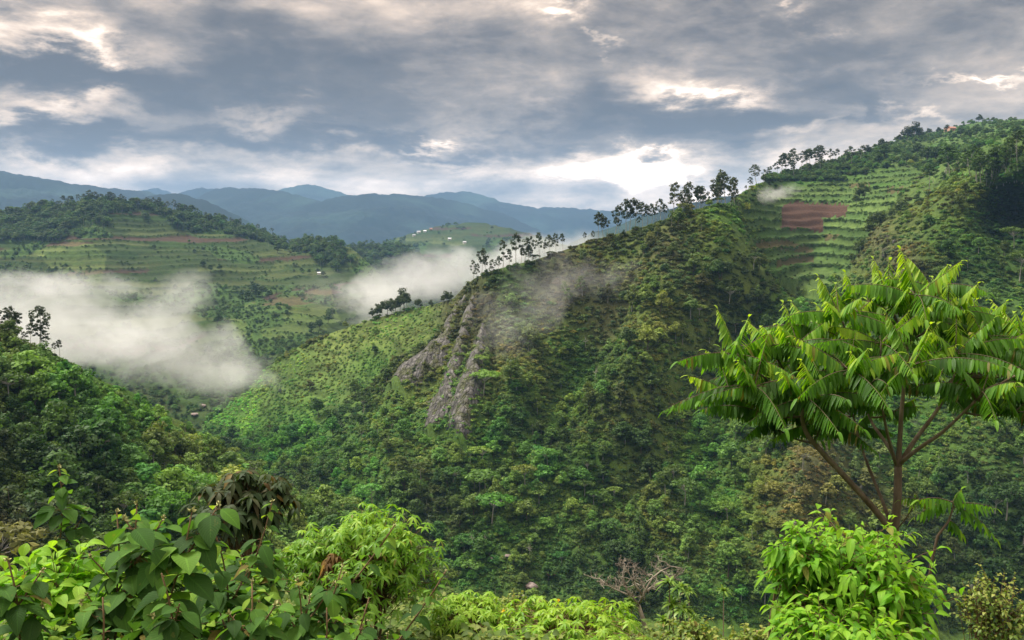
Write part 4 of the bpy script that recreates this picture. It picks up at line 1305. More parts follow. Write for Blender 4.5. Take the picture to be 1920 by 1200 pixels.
def boulder(layer, px, py, wpx, mat, label, seed, group='pale boulders in the stream bed', flat=.7):
    Q = layer.P(np.array([px]), np.array([py]))[0]
    r = wpx / 2 * Q[1] / F
    th_, ph = np.meshgrid(np.linspace(0, 2 * pi, 19)[:-1], np.linspace(.02, pi - .02, 12))
    d = np.stack([np.sin(ph) * np.cos(th_), np.sin(ph) * np.sin(th_), np.cos(ph)], -1)
    k = 1 + (fbm(d[..., 0] * 1.6 + seed, d[..., 1] * 1.6, d[..., 2] * 1.6, 3, seed) - .5) * .9
    V = d * k[..., None] * r * np.array([1, .9, flat])
    n0, n1 = V.shape[:2]; ii = np.arange(n0 - 1)[:, None] * n1; jj = np.arange(n1)[None]; j2_ = (jj + 1) % n1
    f = np.stack([ii + jj, ii + n1 + jj, ii + n1 + j2_, ii + j2_], -1).reshape(-1, 4)
    V = V.reshape(-1, 3)
    fs = [f, np.arange(n1)[None, :], (np.arange(n1) + (n0 - 1) * n1)[None, ::-1]]
    o = link('boulder', make_mesh('boulder', V, fs, [mat]), loc=Q + np.array([0, -1.0, r * .35 + .6]), rot=(0, 0, seed))
    tag(o, label, 'boulder', group)


M_PINK = flat_mat('pink_stone', (.20, .16, .145), .9, .35, 1.2)
boulder(LC, 822, 1030, 13, M_PINK, 'pale pinkish boulder furthest up the stream bed', 3)
boulder(LC, 850, 1043, 13, M_PINK, 'flat pale boulder just below the topmost one in the stream bed', 4, flat=.45)
boulder(LC, 926, 1070, 13, M_PINK, 'pale boulder halfway down the stream bed', 5, flat=.5)
boulder(LC, 952, 1071, 12, M_PINK, 'reddish boulder right of the pale one halfway down the stream', 6, flat=.4)
boulder(LC, 1032, 1098, 18, flat_mat('red_earth', (.20, .11, .08), .95, .3, .5), 'reddish earth scar above the stream gully', 7, group=None, flat=.5)
boulder(LC, 996, 1134, 24, M_PINK, 'large pinkish slab at the bottom of the stream gully', 8, flat=.55)
boulder(LC, 982, 1155, 20, M_PINK, 'broken pink slab below the large one in the gully', 9, flat=.7)
boulder(LC, 1170, 650, 9, M_ROCK, 'small pale rock face showing through the central slope', 10, group=None, flat=1.3)
boulder(LC, 1660, 470, 16, M_ROCK, 'grey crag on the spur beside the terraced fields', 11, group=None, flat=1.4)
boulder(LC, 1645, 500, 12, M_ROCK, 'smaller grey crag low on the spur beside the terraced fields', 12, group=None, flat=1.3)
boulder(LC, 1676, 452, 10, M_ROCK, 'upper grey crag on the spur beside the terraced fields', 13, group=None, flat=1.3)


# ------------------------------------------------------------------ houses, pole
M_WALLS = {'white': flat_mat('whitewash', (.70, .68, .64), .9, .1), 'pink': flat_mat('pink_render', (.52, .30, .22), .9, .15), 'mud': flat_mat('mud_wall', (.30, .20, .14), .95, .2)}
M_TIN = flat_mat('tin_roof', (.50, .50, .52), .45, .2, 2, .6); M_RUST = flat_mat('rusty_roof', (.34, .16, .11), .7, .3, 2)
M_DOOR = flat_mat('dark_wood', (.06, .045, .035), .8, .2)


def house(layer, px, py, wpx, wall, roofm, label, rz, lift=0):
    Q = layer.P(np.array([px]), np.array([py]))[0]
    w = wpx * Q[1] / F; d = w * .7; h = w * .42
    Q[2] += .2 + lift
    r = link('house', None, loc=Q, rot=(0, 0, rz)); tag(r, label, 'house', 'small hillside houses')
    m = MB(); m.box((0, 0, h / 2 - .5), (w, d, h + 1)); link('wall', m.mesh('wall', M_WALLS[wall]), r)
    m = MB(); e = w * .57; dd = d * .62; z0 = h + .03; z1 = h + d * .38; tk = .12
    V = []
    for s in (-1, 1):
        V = [(-e, s * dd, z0), (e, s * dd, z0), (e, 0, z1), (-e, 0, z1), (-e, s * dd, z0 + tk), (e, s * dd, z0 + tk), (e, 0, z1 + tk), (-e, 0, z1 + tk)]
        m.add(V, [[[0, 1, 2, 3], [4, 5, 6, 7], [0, 1, 5, 4], [1, 2, 6, 5], [3, 0, 4, 7]]])
    for s in (-1, 1):
        m.add([(s * w * .495, -d / 2, h), (s * w * .495, d / 2, h), (s * w * .495, 0, z1 - .05)], [[[0, 1, 2]]])
    link('roof', m.mesh('roof', roofm), r)
    m = MB(); m.box((0, -d / 2 - .03, h * .36), (w * .15, .08, h * .72)); link('door', m.mesh('door', M_DOOR), r)
    for s in (-1, 1):
        m = MB(); m.box((s * w * .3, -d / 2 - .03, h * .58), (w * .14, .08, h * .3)); link('window', m.mesh('window', M_DOOR), r)
    return r


house(LE, 785, 436, 6, 'white', M_TIN, 'whitish house highest on the far terraced dome', .3)
house(LE, 797, 433, 5, 'white', M_TIN, 'tiny pale house right of the highest one on the far dome', -.2)
house(LE, 808, 431, 5, 'pink', M_RUST, 'tiny reddish-roofed house near the far dome summit', .1)
house(LE, 776, 441, 5, 'white', M_TIN, 'pale house lowest of the cluster on the far dome', .5)
house(LE, 843, 447, 6, 'white', M_TIN, 'lone white house in the middle of the far dome', 0)
house(LE, 871, 451, 6, 'white', M_TIN, 'lone white house right of centre on the far dome', .2)
house(LT, 598, 502, 6, 'white', M_TIN, 'pale house on the saddle of the terraced hill beside small trees', .2)
house(LC, 1784, 246, 12, 'pink', M_RUST, 'pink-walled house high on the upper hill below the skyline', .2)
house(LC, 1775, 246, 8, 'mud', M_RUST, 'small mud hut left of the pink-walled house', -.1)
house(LC, 1616, 302, 9, 'pink', M_RUST, 'reddish hut at the left of the upper hill plots', 0)
house(LC, 1757, 286, 10, 'white', M_TIN, 'white house with tin roof behind the eucalyptus clump', .3)
house(LC, 1672, 284, 8, 'mud', M_TIN, 'small hut below the skyline trees of the upper hill', .1)
house(LT, 386, 742, 6, 'white', M_TIN, 'tin-roofed shed on the valley floor below the mist', .2)
house(LT, 393, 740, 5, 'white', M_TIN, 'smaller tin shed right of the one on the valley floor', .6)
boulder(LT, 380, 757, 16, M_PINK, 'bare reddish earth bank left on the valley floor', 21, group=None, flat=.3)
boulder(LT, 366, 773, 14, M_PINK, 'low reddish earth bank further down the valley floor', 22, group=None, flat=.3)

Q = LB.P(np.array([3.]), np.array([668.]))[0]
hp = 62 * Q[1] / F
r = link('utility_pole', None, loc=Q); tag(r, 'thin dark wooden pole at the left edge on the spur crest', 'pole')
m = MB(); m.tube([(0, 0, -1), (0, 0, hp * .5), (.05, 0, hp)], [.17, .15, .12], 8); link('pole', m.mesh('pole', M_BARK, True), r)
m = MB(); m.box((.05, 0, hp * .93), (1.7, .12, .14)); link('crossarm', m.mesh('crossarm', M_BARK), r)
for s in (-.7, 0, .7):
    m = MB(); m.tube([(.05 + s, 0, hp * .93 + .05), (.05 + s, 0, hp * .93 + .2), (.05 + s, 0, hp * .93 + .27)], [.05, .07, .03], 8); link('insulator', m.mesh('insulator', M_TIN), r)


# ------------------------------------------------------------------ mist banks and drifting wisps
def mist_mat(name, D, nscale, thr, k, soft=1.0, detail=5):
    m, t = new_mat(name)
    tc_ = t.add('ShaderNodeTexCoord'); geo = t.add('ShaderNodeNewGeometry')
    # D density, thr how much of the noise is cut away, k unused stretch
    w1 = t.vmath('SUBTRACT', t.noise(geo.outputs['Position'], nscale * .45, 4, .6, out=1), (.5, .5, .5))
    r = t.vmath('LENGTH', t.vmath('ADD', tc_.outputs['Object'], t.vmath('MULTIPLY', w1, (2.2, 2.2, 2.6))), out=1)
    r = t.math('MAXIMUM', r, t.math('MULTIPLY', t.math('SUBTRACT', t.vmath('LENGTH', tc_.outputs['Object'], out=1), .6), 2.5))
    fall = t.math('MULTIPLY', t.math('SUBTRACT', 1.0, r), soft, clamp=True)
    n = t.noise(geo.outputs['Position'], nscale, detail, .6, .5)
    n2 = t.noise(t.vmath('MULTIPLY', geo.outputs['Position'], (.7, 1.0, 1.25)), nscale * 3.4, 6, .66, 1.4)
    nn = t.math('ADD', t.math('MULTIPLY', n, .6), t.math('MULTIPLY', n2, .4))
    d = t.math('SUBTRACT', nn, t.math('MULTIPLY_ADD', t.math('POWER', t.math('SUBTRACT', 1.0, fall), 1.5), .36, thr))
    d = t.math('MULTIPLY', t.math('MAXIMUM', d, 0.0), D * 7)
    d = t.math('MULTIPLY', d, t.math('GREATER_THAN', fall, 0.0))
    v = t.add('ShaderNodeVolumePrincipled', {'Color': (.97, .97, .97, 1), 'Density': d, 'Anisotropy': 0.0})
    t.add('ShaderNodeOutputMaterial', {'Volume': v.outputs[0]})
    return m


def ico(sub=2):
    import bmesh
    bm = bmesh.new(); bmesh.ops.create_icosphere(bm, subdivisions=sub, radius=1.08)
    me = bpy.data.meshes.new('mist'); bm.to_mesh(me); bm.free()
    return me


def mist(px, py, Y, wpx, hpx, dep, mat, label, roll=0):
    c = at(px, py, Y)
    me = ico(); me.materials.append(mat)
    o = link('mist', me, loc=c, rot=(0, R(roll), 0), scl=(wpx / 2 * Y / F, dep / 2, hpx / 2 * Y / F))
    tag(o, label, 'mist', kind='stuff')
    return o


MM1 = mist_mat('thick_mist', .015, .020, .32, 0, 1.25)
MM2 = mist_mat('valley_mist', .0095, .010, .33, 0, 1.25)
MM3 = mist_mat('thin_wisp', .013, .034, .38, 0, 1.25)
MM5 = mist_mat('field_smoke', .030, .06, .35, 0, 1.25)
MM4 = mist_mat('mist_tail', .013, .026, .34, 0, 1.25)
mist(40, 595, 520, 640, 210, 190, MM1, 'thick white mist bank lying in the valley behind the spur', 4)
mist(285, 640, 500, 440, 230, 150, MM1, 'rounded end of the mist bank sinking into the valley', 28)
mist(420, 700, 540, 340, 130, 110, MM4, 'thin tail of mist over the valley mouth', 4)
mist(800, 528, 1150, 360, 150, 220, MM2, 'white mist pouring through the gap beyond the rock knoll', -12)
mist(1040, 466, 1050, 260, 120, 160, MM2, 'mist rising behind the ridge trees', -8)
mist(930, 645, 425, 260, 270, 32, MM3, 'faint wisp of mist drifting across the rock ribs', 20)
mist(1090, 525, 455, 440, 150, 36, MM3, 'thin veil of mist below the ridge crest', -6)
mist(320, 575, 520, 260, 150, 70, MM4, 'torn wisp rising off the top of the mist bank', -20)
mist(150, 525, 540, 360, 90, 70, MM4, 'thin ragged upper edge of the mist bank', 6)
mist(940, 497, 1080, 260, 110, 180, MM2, 'mist glowing between the knoll trees and the climbing row')
mist(700, 565, 1000, 220, 110, 150, MM4, 'thin mist spilling over the saddle left of the knoll')
mist(1010, 595, 435, 330, 140, 28, MM3, 'faint slanting wisp right of the rock ribs', -28)
mist(1436, 366, 690, 170, 52, 40, MM5, 'small plume of white smoke beside the tall grove', -14)
mist(1700, 800, 372, 110, 70, 20, MM3, 'faint mist seen between the branches of the feathery tree', 0)
mist(620, 545, 1080, 330, 120, 140, mist_mat('soft_veil', .0016, .012, .33, 0, 1.2), 'soft mist veil over the lower terraces')

HAZE = .000060
m, t = new_mat('haze_air')
v = t.add('ShaderNodeVolumePrincipled', {'Color': (.36, .62, 1.0, 1), 'Density': HAZE, 'Anisotropy': 0.0})
t.add('ShaderNodeOutputMaterial', {'Volume': v.outputs[0]})
mb_ = MB(); mb_.box((0, 0, 0), (24000, 24000, 961))
hz = link('haze', mb_.mesh('haze', m), loc=(0, 0, 139.5))
tag(hz, 'pale blue valley haze', 'haze', kind='stuff')


# ------------------------------------------------------------------ foreground plants
OVATE = [.06, .55, .88, 1.0, .92, .70, .40, .05]
LANCE = [.05, .45, .80, 1.0, .95, .75, .42, .03]
OBLONG = [.25, .85, 1.0, 1.0, .98, .88, .55, .06]
M_OV = leaf_mat('ovate_leaf', [(0, (.022, .046, .016)), (.45, (.046, .118, .022)), (.8, (.10, .22, .03)), (1, (.20, .32, .035))], .65, .15, .40, True)
M_BRIGHT = leaf_mat('bright_leaf', [(0, (.055, .17, .010)), (.5, (.13, .33, .016)), (1, (.26, .46, .04))], .5, .25, .45, True)
M_STAR = leaf_mat('star_leaf', [(0, (.07, .17, .012)), (.5, (.14, .31, .018)), (1, (.27, .43, .04))], .45, .3, .42)
M_BROWNLF = leaf_mat('dark_drooping_leaf', [(0, (.018, .036, .012)), (.5, (.034, .064, .020)), (.9, (.06, .065, .028)), (1, (.10, .065, .025))], .6, .2, .3)
M_YEL = leaf_mat('yellowish_leaf', [(0, (.06, .12, .02)), (.5, (.14, .22, .03)), (1, (.32, .34, .08))], .5, .3, .35)
M_FROND = leaf_mat('frond_leaflets', [(0, (.022, .066, .009)), (.40, (.050, .145, .010)), (.72, (.11, .28, .012)), (1, (.31, .47, .03))], .42, .35, .46, True)
M_STRAP = leaf_mat('strap_leaf', [(0, (.07, .16, .02)), (1, (.20, .32, .04))], .4, .35, .35)
M_GRASS = leaf_mat('herb_leaf', [(0, (.06, .10, .02)), (.5, (.11, .18, .03)), (1, (.22, .26, .07))], .6, .2, .4)
M_CREAM = flat_mat('cream_flower', (.40, .40, .18), .9, .2, 20)
M_YFLOW = leaf_mat('yellow_petal', [(0, (.65, .42, .03)), (1, (.8, .6, .08))], .5, .2, .4)
M_STEM = bark_mat('young_stem', (.10, .06, .035), (.18, .12, .06), 20)
M_GSTEM = bark_mat('green_stem', (.10, .13, .03), (.20, .20, .06), 20)
M_TBARK = bark_mat('grey_brown_bark', (.09, .065, .045), (.24, .18, .13), 9)
M_DEAD = bark_mat('lichen_bark', (.15, .12, .09), (.36, .32, .26), 5)


def nrm(v): return v / (np.linalg.norm(v, axis=-1, keepdims=True) + 1e-9)


def to_local(P, o): return np.asarray(P) - np.asarray(o)


def stem_plant(top, base, Y, leaf, n, seed, label, group=None, mat=None, name='leafy_plant', lean=.0, tip=None, flowers=True, side=3, wide=.36):
    """tall soft shrub: woody stem with big drooping ovate leaves, pale buds at the tip; top/base = photo px"""
    rng = np.random.default_rng(seed)
    T = at(top[0], top[1], Y); B = at(base[0], base[1], Y)
    gz = float(near_z(B[0], B[1])); B = B + (B - T) * max(0.0, (B[2] - gz) / max(T[2] - B[2], .05)) if B[2] > gz else B
    root = link(name, None, loc=B); tag(root, label, 'plant', group); root.empty_display_size = .1
    st, lf, fl = MB(), MB(), MB()
    T = T - B
    m = 12; t = np.linspace(0, 1, m)[:, None]
    H = np.linalg.norm(T)
    wv = np.array([rng.normal(), rng.normal(), 0]) * .04 * H
    line = T * t + wv * np.sin(t * pi) + np.array([.012, 0, 0]) * np.sin(t * 9) * H
    st.tube(line, np.linspace(.011, .0035, m), 6)
    tips = [(line, 1.0)]
    for k in range(side):
        a = rng.uniform(.45, .85); p0 = np.array([np.interp(a, t[:, 0], line[:, i]) for i in range(3)])
        ang = rng.uniform(0, 2 * pi); ln = rng.uniform(.12, .24) * min(H, 1.6)
        tt = np.linspace(0, 1, 6)[:, None]
        br = p0 + np.array([cos(ang) * .6, sin(ang) * .6, .75]) * ln * tt + np.array([0, 0, .1]) * ln * tt ** 2
        st.tube(br, np.linspace(.006, .003, 6), 5); tips.append((br, .7))
    for line_, sc_ in tips:
        L_ = np.linalg.norm(np.diff(line_, axis=0), axis=1).sum()
        cnt = int(n * (1.5 if sc_ == 1 else .45))
        q = np.sort(1 - (rng.random(cnt) ** 1.1) * min(1.0, (1.35 if sc_ == 1 else .3) / max(L_, .1)))
        q = np.clip(q, .12 if sc_ == 1 else .2, .985)
        P = np.stack([np.interp(q, np.linspace(0, 1, len(line_)), line_[:, i]) for i in range(3)], 1)
        ang = np.arange(cnt) * 2.4 + rng.uniform(0, 6, 1) + rng.normal(0, .3, cnt)
        upw = rng.uniform(.0, .55, cnt) + .5 * np.clip((q - .85) / .15, 0, 1)
        D = nrm(np.stack([np.cos(ang), np.sin(ang), upw], 1))
        size = .70 * leaf * sc_ ** .5 * (1 - .62 * np.clip((q - .80) / .2, 0, 1) ** 1.3) * rng.uniform(.75, 1.2, cnt)
        pet = size * rng.uniform(.15, .35, cnt)
        E = P + D * pet[:, None]
        for a_, b_ in zip(P, E): st.tube([a_, (a_ + b_) / 2 + [0, 0, .004], b_], .0022, 4, cap=False)
        D2 = nrm(D * np.array([1, 1, .3]) + np.array([0, 0, -1]) * rng.uniform(-.05, .75, cnt)[:, None])
        N = nrm(np.array([0, 0, 1.0]) + D * .25 + rng.normal(scale=.22, size=(cnt, 3)))
        rnd = np.clip(.15 + .55 * rng.random(cnt) + .45 * np.clip((q - .8) / .2, 0, 1), 0, 1)
        lf.leaves(E, D2, N, size, size * wide * rng.uniform(.85, 1.15, cnt), OVATE, rng.uniform(.1, .5, cnt), rng.uniform(.12, .45, cnt), rnd=rnd)
        if flowers:
            tp = line_[-1]
            k = 10
            d = nrm(rng.normal(size=(k, 3)) + np.array([0, 0, .8]))
            fl.leaves(np.repeat(tp[None], k, 0), d, nrm(rng.normal(size=(k, 3))), leaf * .11 * rng.uniform(.6, 1.2, k), leaf * .03, OVATE, 0, .3, rng=rng)
    link('stem', st.mesh('stem', M_STEM, True), root)
    link('leaves', lf.mesh('leaves', mat or M_OV, True), root)
    if flowers: link('buds', fl.mesh('buds', M_CREAM), root)
    return root


def leafy_bush(c, r, Y, n_tw, leaf, seed, label, mat, name='leafy_shrub', per=9, prof=LANCE, wide=.22, whorl=False, droop=(.25, .7), fold=.3, cat='shrub', group=None, stem=None, flowers=0, rmin=.55, low=-.5, dep=1.0, tone=0.0, span=.5):
    """bush of twigs reaching out to an uneven dome; c = photo px of centre, r = half size in photo px"""
    rng = np.random.default_rng(seed)
    C_ = at(c[0], c[1], Y); rx, rz_ = r[0] * Y / F, r[1] * Y / F; ry = rx * dep
    B = np.array([C_[0], C_[1], min(float(near_z(C_[0], C_[1])) - .05, C_[2] - rz_ * .5)])
    root = link(name, None, loc=B); tag(root, label, cat, group); root.empty_display_size = .1
    st, lf = MB(), MB(); FL = []
    Cc = C_ - B
    n_main = 7; mains = []
    for k in range(n_main):
        a = k * 2.4 + rng.uniform(-.3, .3); q = math.sqrt((k + .3) / n_main) * .55
        e = Cc + np.array([cos(a) * rx * q, sin(a) * ry * q, rz_ * (.15 - .5 * q)])
        s0 = np.array([cos(a) * .05, sin(a) * .05, 0])
        p = limb(st, s0, e, .016 + .006 * rx, .007, rng, .08, 7, 6); mains.append(p)
    d = rng.normal(size=(n_tw, 3)); d[:, 2] = np.where(d[:, 2] < low * 1.0, -d[:, 2], d[:, 2]); d = nrm(d)
    bump = 1 + .22 * np.sin(d[:, 0] * 4 + seed) * np.cos(d[:, 1] * 5 + seed * 2) + .15 * rng.normal(size=n_tw)
    tipp = Cc + d * np.array([rx, ry, rz_]) * np.clip(bump, rmin, 1.3)[:, None] * rng.uniform(rmin + .15, 1.0, (n_tw, 1))
    for k in range(n_tw):
        mm = mains[rng.integers(n_main)]; s0 = mm[rng.integers(3, 7)]
        e = tipp[k]; t = np.linspace(0, 1, 6)[:, None]
        ln = np.linalg.norm(e - s0) + 1e-6
        p = s0 + (e - s0) * t + np.array([0, 0, .22 * ln]) * (t * (1 - t)) * 1.5
        st.tube(p, np.linspace(.005, .002, 6), 4, cap=False)
        tg = nrm(p[-1] - p[-2])
        if whorl:
            nl = per; a = np.arange(nl) / nl * 2 * pi + rng.uniform(0, 6)
            ax = nrm(np.array([0, 0, 1.0]) * .9 + tg * .5 + rng.normal(scale=.2, size=3)); u = nrm(np.cross(ax, [.3, .9, .1])); v = np.cross(ax, u)
            D = nrm(np.cos(a)[:, None] * u + np.sin(a)[:, None] * v + ax * rng.uniform(-.35, .2, (nl, 1)))
            P = np.repeat(p[-1][None], nl, 0); N = nrm(ax + rng.normal(scale=.15, size=(nl, 3)))
            size = leaf * rng.uniform(.7, 1.15, nl)
            rnd = np.clip(tone + rng.uniform(.2, .6) + .18 * rng.normal(size=nl) + .25 * d[k, 2], 0, 1)
        else:
            nl = per; q = np.linspace(1 - span, 1, nl) ; i_ = np.linspace(0, 1, 6)
            P = np.stack([np.interp(q, i_, p[:, j]) for j in range(3)], 1)
            a = np.arange(nl) * 2.4 + rng.uniform(0, 6); u = nrm(np.cross(tg, [.3, .2, .9])); v = np.cross(tg, u)
            D = nrm(np.cos(a)[:, None] * u + np.sin(a)[:, None] * v + tg * np.linspace(.3, 1.1, nl)[:, None])
            N = nrm(np.array([0, 0, 1.0]) + rng.normal(scale=.3, size=(nl, 3)))
            size = leaf * rng.uniform(.65, 1.2, nl) * np.linspace(1.0, .7, nl)
            rnd = np.clip(tone + np.linspace(.15, .7, nl) + .16 * rng.normal(size=nl) + .15 * d[k, 2], 0, 1)
        lf.leaves(P, D, N, size, size * wide, prof, rng.uniform(*droop, nl), fold, rnd=rnd)
        if flowers and k < flowers:
            kf = 8; df = nrm(rng.normal(size=(kf, 3)) + [0, 0, .6]); pf = p[-1] + np.array([0, 0, .02])
            fl = MB(); FL.append(fl)
            fl.leaves(np.repeat(pf[None], kf, 0), df, nrm(rng.normal(size=(kf, 3))), leaf * .3, leaf * .11, OVATE, .1, .2, rng=rng)
    link('stems', st.mesh('stems', stem or M_STEM, True), root)
    link('leaves', lf.mesh('leaves', mat, True), root)
    for fl in FL: link('flower', fl.mesh('flower', M_YFLOW), root)
    return root


GP = 'big-leaved soft shrubs in the left foreground'
stem_plant((108, 874), (92, 1150), 6.0, .21, 40, 1, 'tallest thin plant with pale buds at the far left', GP)
stem_plant((254, 944), (222, 1200), 4.6, .21, 30, 2, 'big-leaved plant with a double pale tip, second from the left', GP)
stem_plant((216, 958), (190, 1210), 4.7, .17, 20, 3, 'shorter shoot with a cream bud beside the double-tipped plant', GP)
stem_plant((357, 958), (302, 1280), 4.1, .23, 32, 4, 'plant with the largest drooping leaves left of the dark drooping bush', GP, wide=.40)
stem_plant((508, 940), (462, 1180), 5.2, .17, 30, 5, 'plant with a yellow-green tip in front of the dark drooping bush', GP)
stem_plant((402, 1004), (400, 1260), 4.4, .17, 26, 6, 'middle shoot with a small pinkish bud between two taller plants', GP)
stem_plant((556, 1088), (566, 1290), 4.3, .16, 22, 7, 'short plant with an opposite-leaved fresh tip at the bottom', GP)
stem_plant((834, 1070), (740, 1270), 5.2, .13, 24, 8, 'leaning plant with round leaves at the right end of the row', GP)
stem_plant((736, 986), (560, 1260), 4.6, .14, 26, 9, 'long leaning shoot crossing the bright star-leaved bush', GP, side=1)
stem_plant((640, 1060), (590, 1280), 4.4, .17, 22, 10, 'plant with dull green leaves at the foot of the bright bush', GP)
stem_plant((12, 1050), (30, 1290), 4.0, .18, 22, 11, 'plant with a round grey-green leaf at the left edge', GP)
stem_plant((300, 1075), (330, 1290), 3.8, .16, 22, 12, 'low dull-leaved shoot under the largest-leaved plant', GP, flowers=False)
stem_plant((470, 1090), (430, 1300), 3.9, .18, 26, 13, 'low plant with pale dangling leaves at the bottom centre-left', GP)
stem_plant((190, 1120), (180, 1300), 3.7, .15, 20, 14, 'low shoot at the bottom left below the yellow-green bush', GP, flowers=False)
stem_plant((690, 1120), (660, 1300), 4.2, .17, 22, 15, 'drooping shoot at the bottom beside the bright bush', GP, flowers=False)
stem_plant((610, 1140), (610, 1300), 3.8, .16, 20, 16, 'lowest dark shoot at the bottom centre-left', GP, flowers=False)

leafy_bush((105, 1112), (115, 90), 5.6, 60, .19, 31, 'yellow-green broad-leaved bush at the bottom left', M_BRIGHT, wide=.24, per=7, tone=.15)
leafy_bush((460, 958), (88, 74), 8.2, 190, .125, 32, 'dark drooping bush with brownish hanging leaves', M_BROWNLF, name='drooping_bush', per=7, prof=LANCE, wide=.2, whorl=True, droop=(.4, 1.0), low=-.3, rmin=.35)
leafy_bush((695, 1068), (122, 104), 9.0, 560, .092, 33, 'rounded bright green bush of star-shaped leaves', M_STAR, name='star_leaved_bush', per=7, wide=.15, whorl=True, low=-.6)
leafy_bush((600, 1060), (70, 60), 9.2, 170, .09, 34, 'smaller star-leaved bush behind the rusty dead leaves', M_STAR, name='star_leaved_bush', per=7, wide=.15, whorl=True)
leafy_bush((872, 1166), (80, 46), 9.4, 240, .085, 35, 'low star-leaved bush right of the leaning plant', M_STAR, name='star_leaved_bush', per=7, wide=.15, whorl=True, tone=.25)
leafy_bush((1075, 1192), (150, 44), 9.0, 380, .095, 36, 'wide low star-leaved bush with yellow flowers', M_STAR, name='star_leaved_bush', per=7, wide=.16, whorl=True, flowers=9, tone=.28)
leafy_bush((626, 1064), (22, 26), 8.6, 22, .085, 37, 'rusty orange withered leaves in front of the bright bush', leaf_mat('withered_leaf', [(0, (.06, .035, .02)), (.6, (.16, .10, .03)), (1, (.34, .20, .03))], .7, .2, .3), name='withered_bush', per=7, prof=OBLONG, wide=.2, whorl=True, droop=(.7, 1.1))
for k, (x, y, rx, ry, Y, ll, lb) in enumerate([(330, 1215, 190, 70, 5.0, .14, 'dark leafy undershrub filling the bottom left'), (90, 1230, 120, 60, 4.4, .12, 'dark leafy undershrub in the bottom left corner'),
                                               (560, 1215, 130, 70, 5.4, .13, 'dull leafy undershrub at the bottom below the dark drooping bush'), (440, 1110, 120, 70, 6.4, .14, 'shaded leafy undershrub behind the large-leaved plants'),
                                               (240, 1110, 110, 70, 6.2, .14, 'shaded leafy undershrub behind the double-tipped plant')]):
    leafy_bush((x, y), (rx, ry), Y, 80, ll, 40 + k, lb, M_OV, name='undershrub', per=8, prof=OVATE, wide=.32, low=-.4, tone=.05)
leafy_bush((1612, 1096), (165, 118), 7.6, 230, .175, 51, 'large glossy bright green bush below the feathery-leaved tree', M_BRIGHT, name='glossy_bush', per=9, wide=.21, low=-.8, droop=(.3, .9), span=.6)
leafy_bush((1500, 1040), (62, 66), 7.5, 46, .16, 52, 'upright side bush on the left of the large glossy bush', M_BRIGHT, name='glossy_bush', per=9, wide=.21, droop=(.4, .9), span=.6)
leafy_bush((1590, 1190), (160, 60), 6.9, 110, .17, 53, 'glossy bright bush low at the bottom in front of the large one', M_BRIGHT, name='glossy_bush', per=9, wide=.21, droop=(.3, .9), span=.6, tone=.08)
leafy_bush((1868, 1150), (84, 88), 8.4, 105, .062, 54, 'thin yellowish small-leaved shrub in the bottom right corner', M_YEL, name='small_leaved_shrub', per=12, prof=OVATE, wide=.33, low=-.7, span=.7)
leafy_bush((1300, 1196), (60, 34), 9.5, 50, .09, 55, 'low pale herb clump at the bottom right of the dead tree', M_YEL, name='herb_clump', per=9, prof=OVATE, wide=.3, cat='plant')
leafy_bush((965, 1150), (44, 40), 11, 60, .08, 56, 'greyish flowering herb above the yellow-flowered bush', M_YEL, name='herb_clump', per=10, prof=OVATE, wide=.28, cat='plant')
leafy_bush((1420, 1206), (80, 26), 9.0, 50, .09, 57, 'low herb clump left of the glossy bush', M_YEL, name='herb_clump', per=9, prof=OVATE, wide=.3, cat='plant')

# --- feathery-leaved tree ---------------------------------------------------------
TY = 11.0


def frond(mb, st, P, D, L, rng, droop=1.0, pairs=13, lf=.23, tone=.4, wd=.128):
    t = np.linspace(0, 1, 9)[:, None]
    p = P + D * L * t + np.array([0, 0, -1.0]) * L * droop * rng.uniform(.18, .48) * t ** 2.0
    st.tube(p, np.linspace(.006, .002, 9), 4, cap=False)
    q = np.linspace(.14, .99, pairs); i_ = t[:, 0]
    B = np.stack([np.interp(q, i_, p[:, j]) for j in range(3)], 1)
    tg = nrm(np.stack([np.interp(q, i_, np.gradient(p[:, j])) for j in range(3)], 1))
    S = nrm(np.cross(tg, [0, 0, 1.0]))
    env = np.sin(pi * np.clip(q * .80 + .18, 0, 1)) ** .6
    for s in (-1, 1):
        n = pairs
        Dl = nrm(s * S * rng.uniform(.35, .7, (n, 1)) + tg * rng.uniform(.1, .35, (n, 1)) + np.array([0, 0, -1]) * rng.uniform(.55, 1.3, (n, 1)))
        N = nrm(np.array([0, 0, .55]) + s * S * .75 + rng.normal(scale=.12, size=(n, 3)))
        ln = lf * env * rng.uniform(.85, 1.12, n)
        rnd = np.clip(tone + .35 * q ** 2 + .10 * rng.normal(size=n), 0, 1)
        mb.leaves(B, Dl, N, ln, ln * wd, OBLONG, rng.uniform(.05, .35, n), rng.uniform(.1, .4, n), rnd=rnd)
    mb.leaves(p[-1:], tg[-1:], np.array([[0, 0, 1.0]]), lf * .7, lf * .12, OBLONG, .5, .2, rnd=np.array([min(1, tone + .3)]))


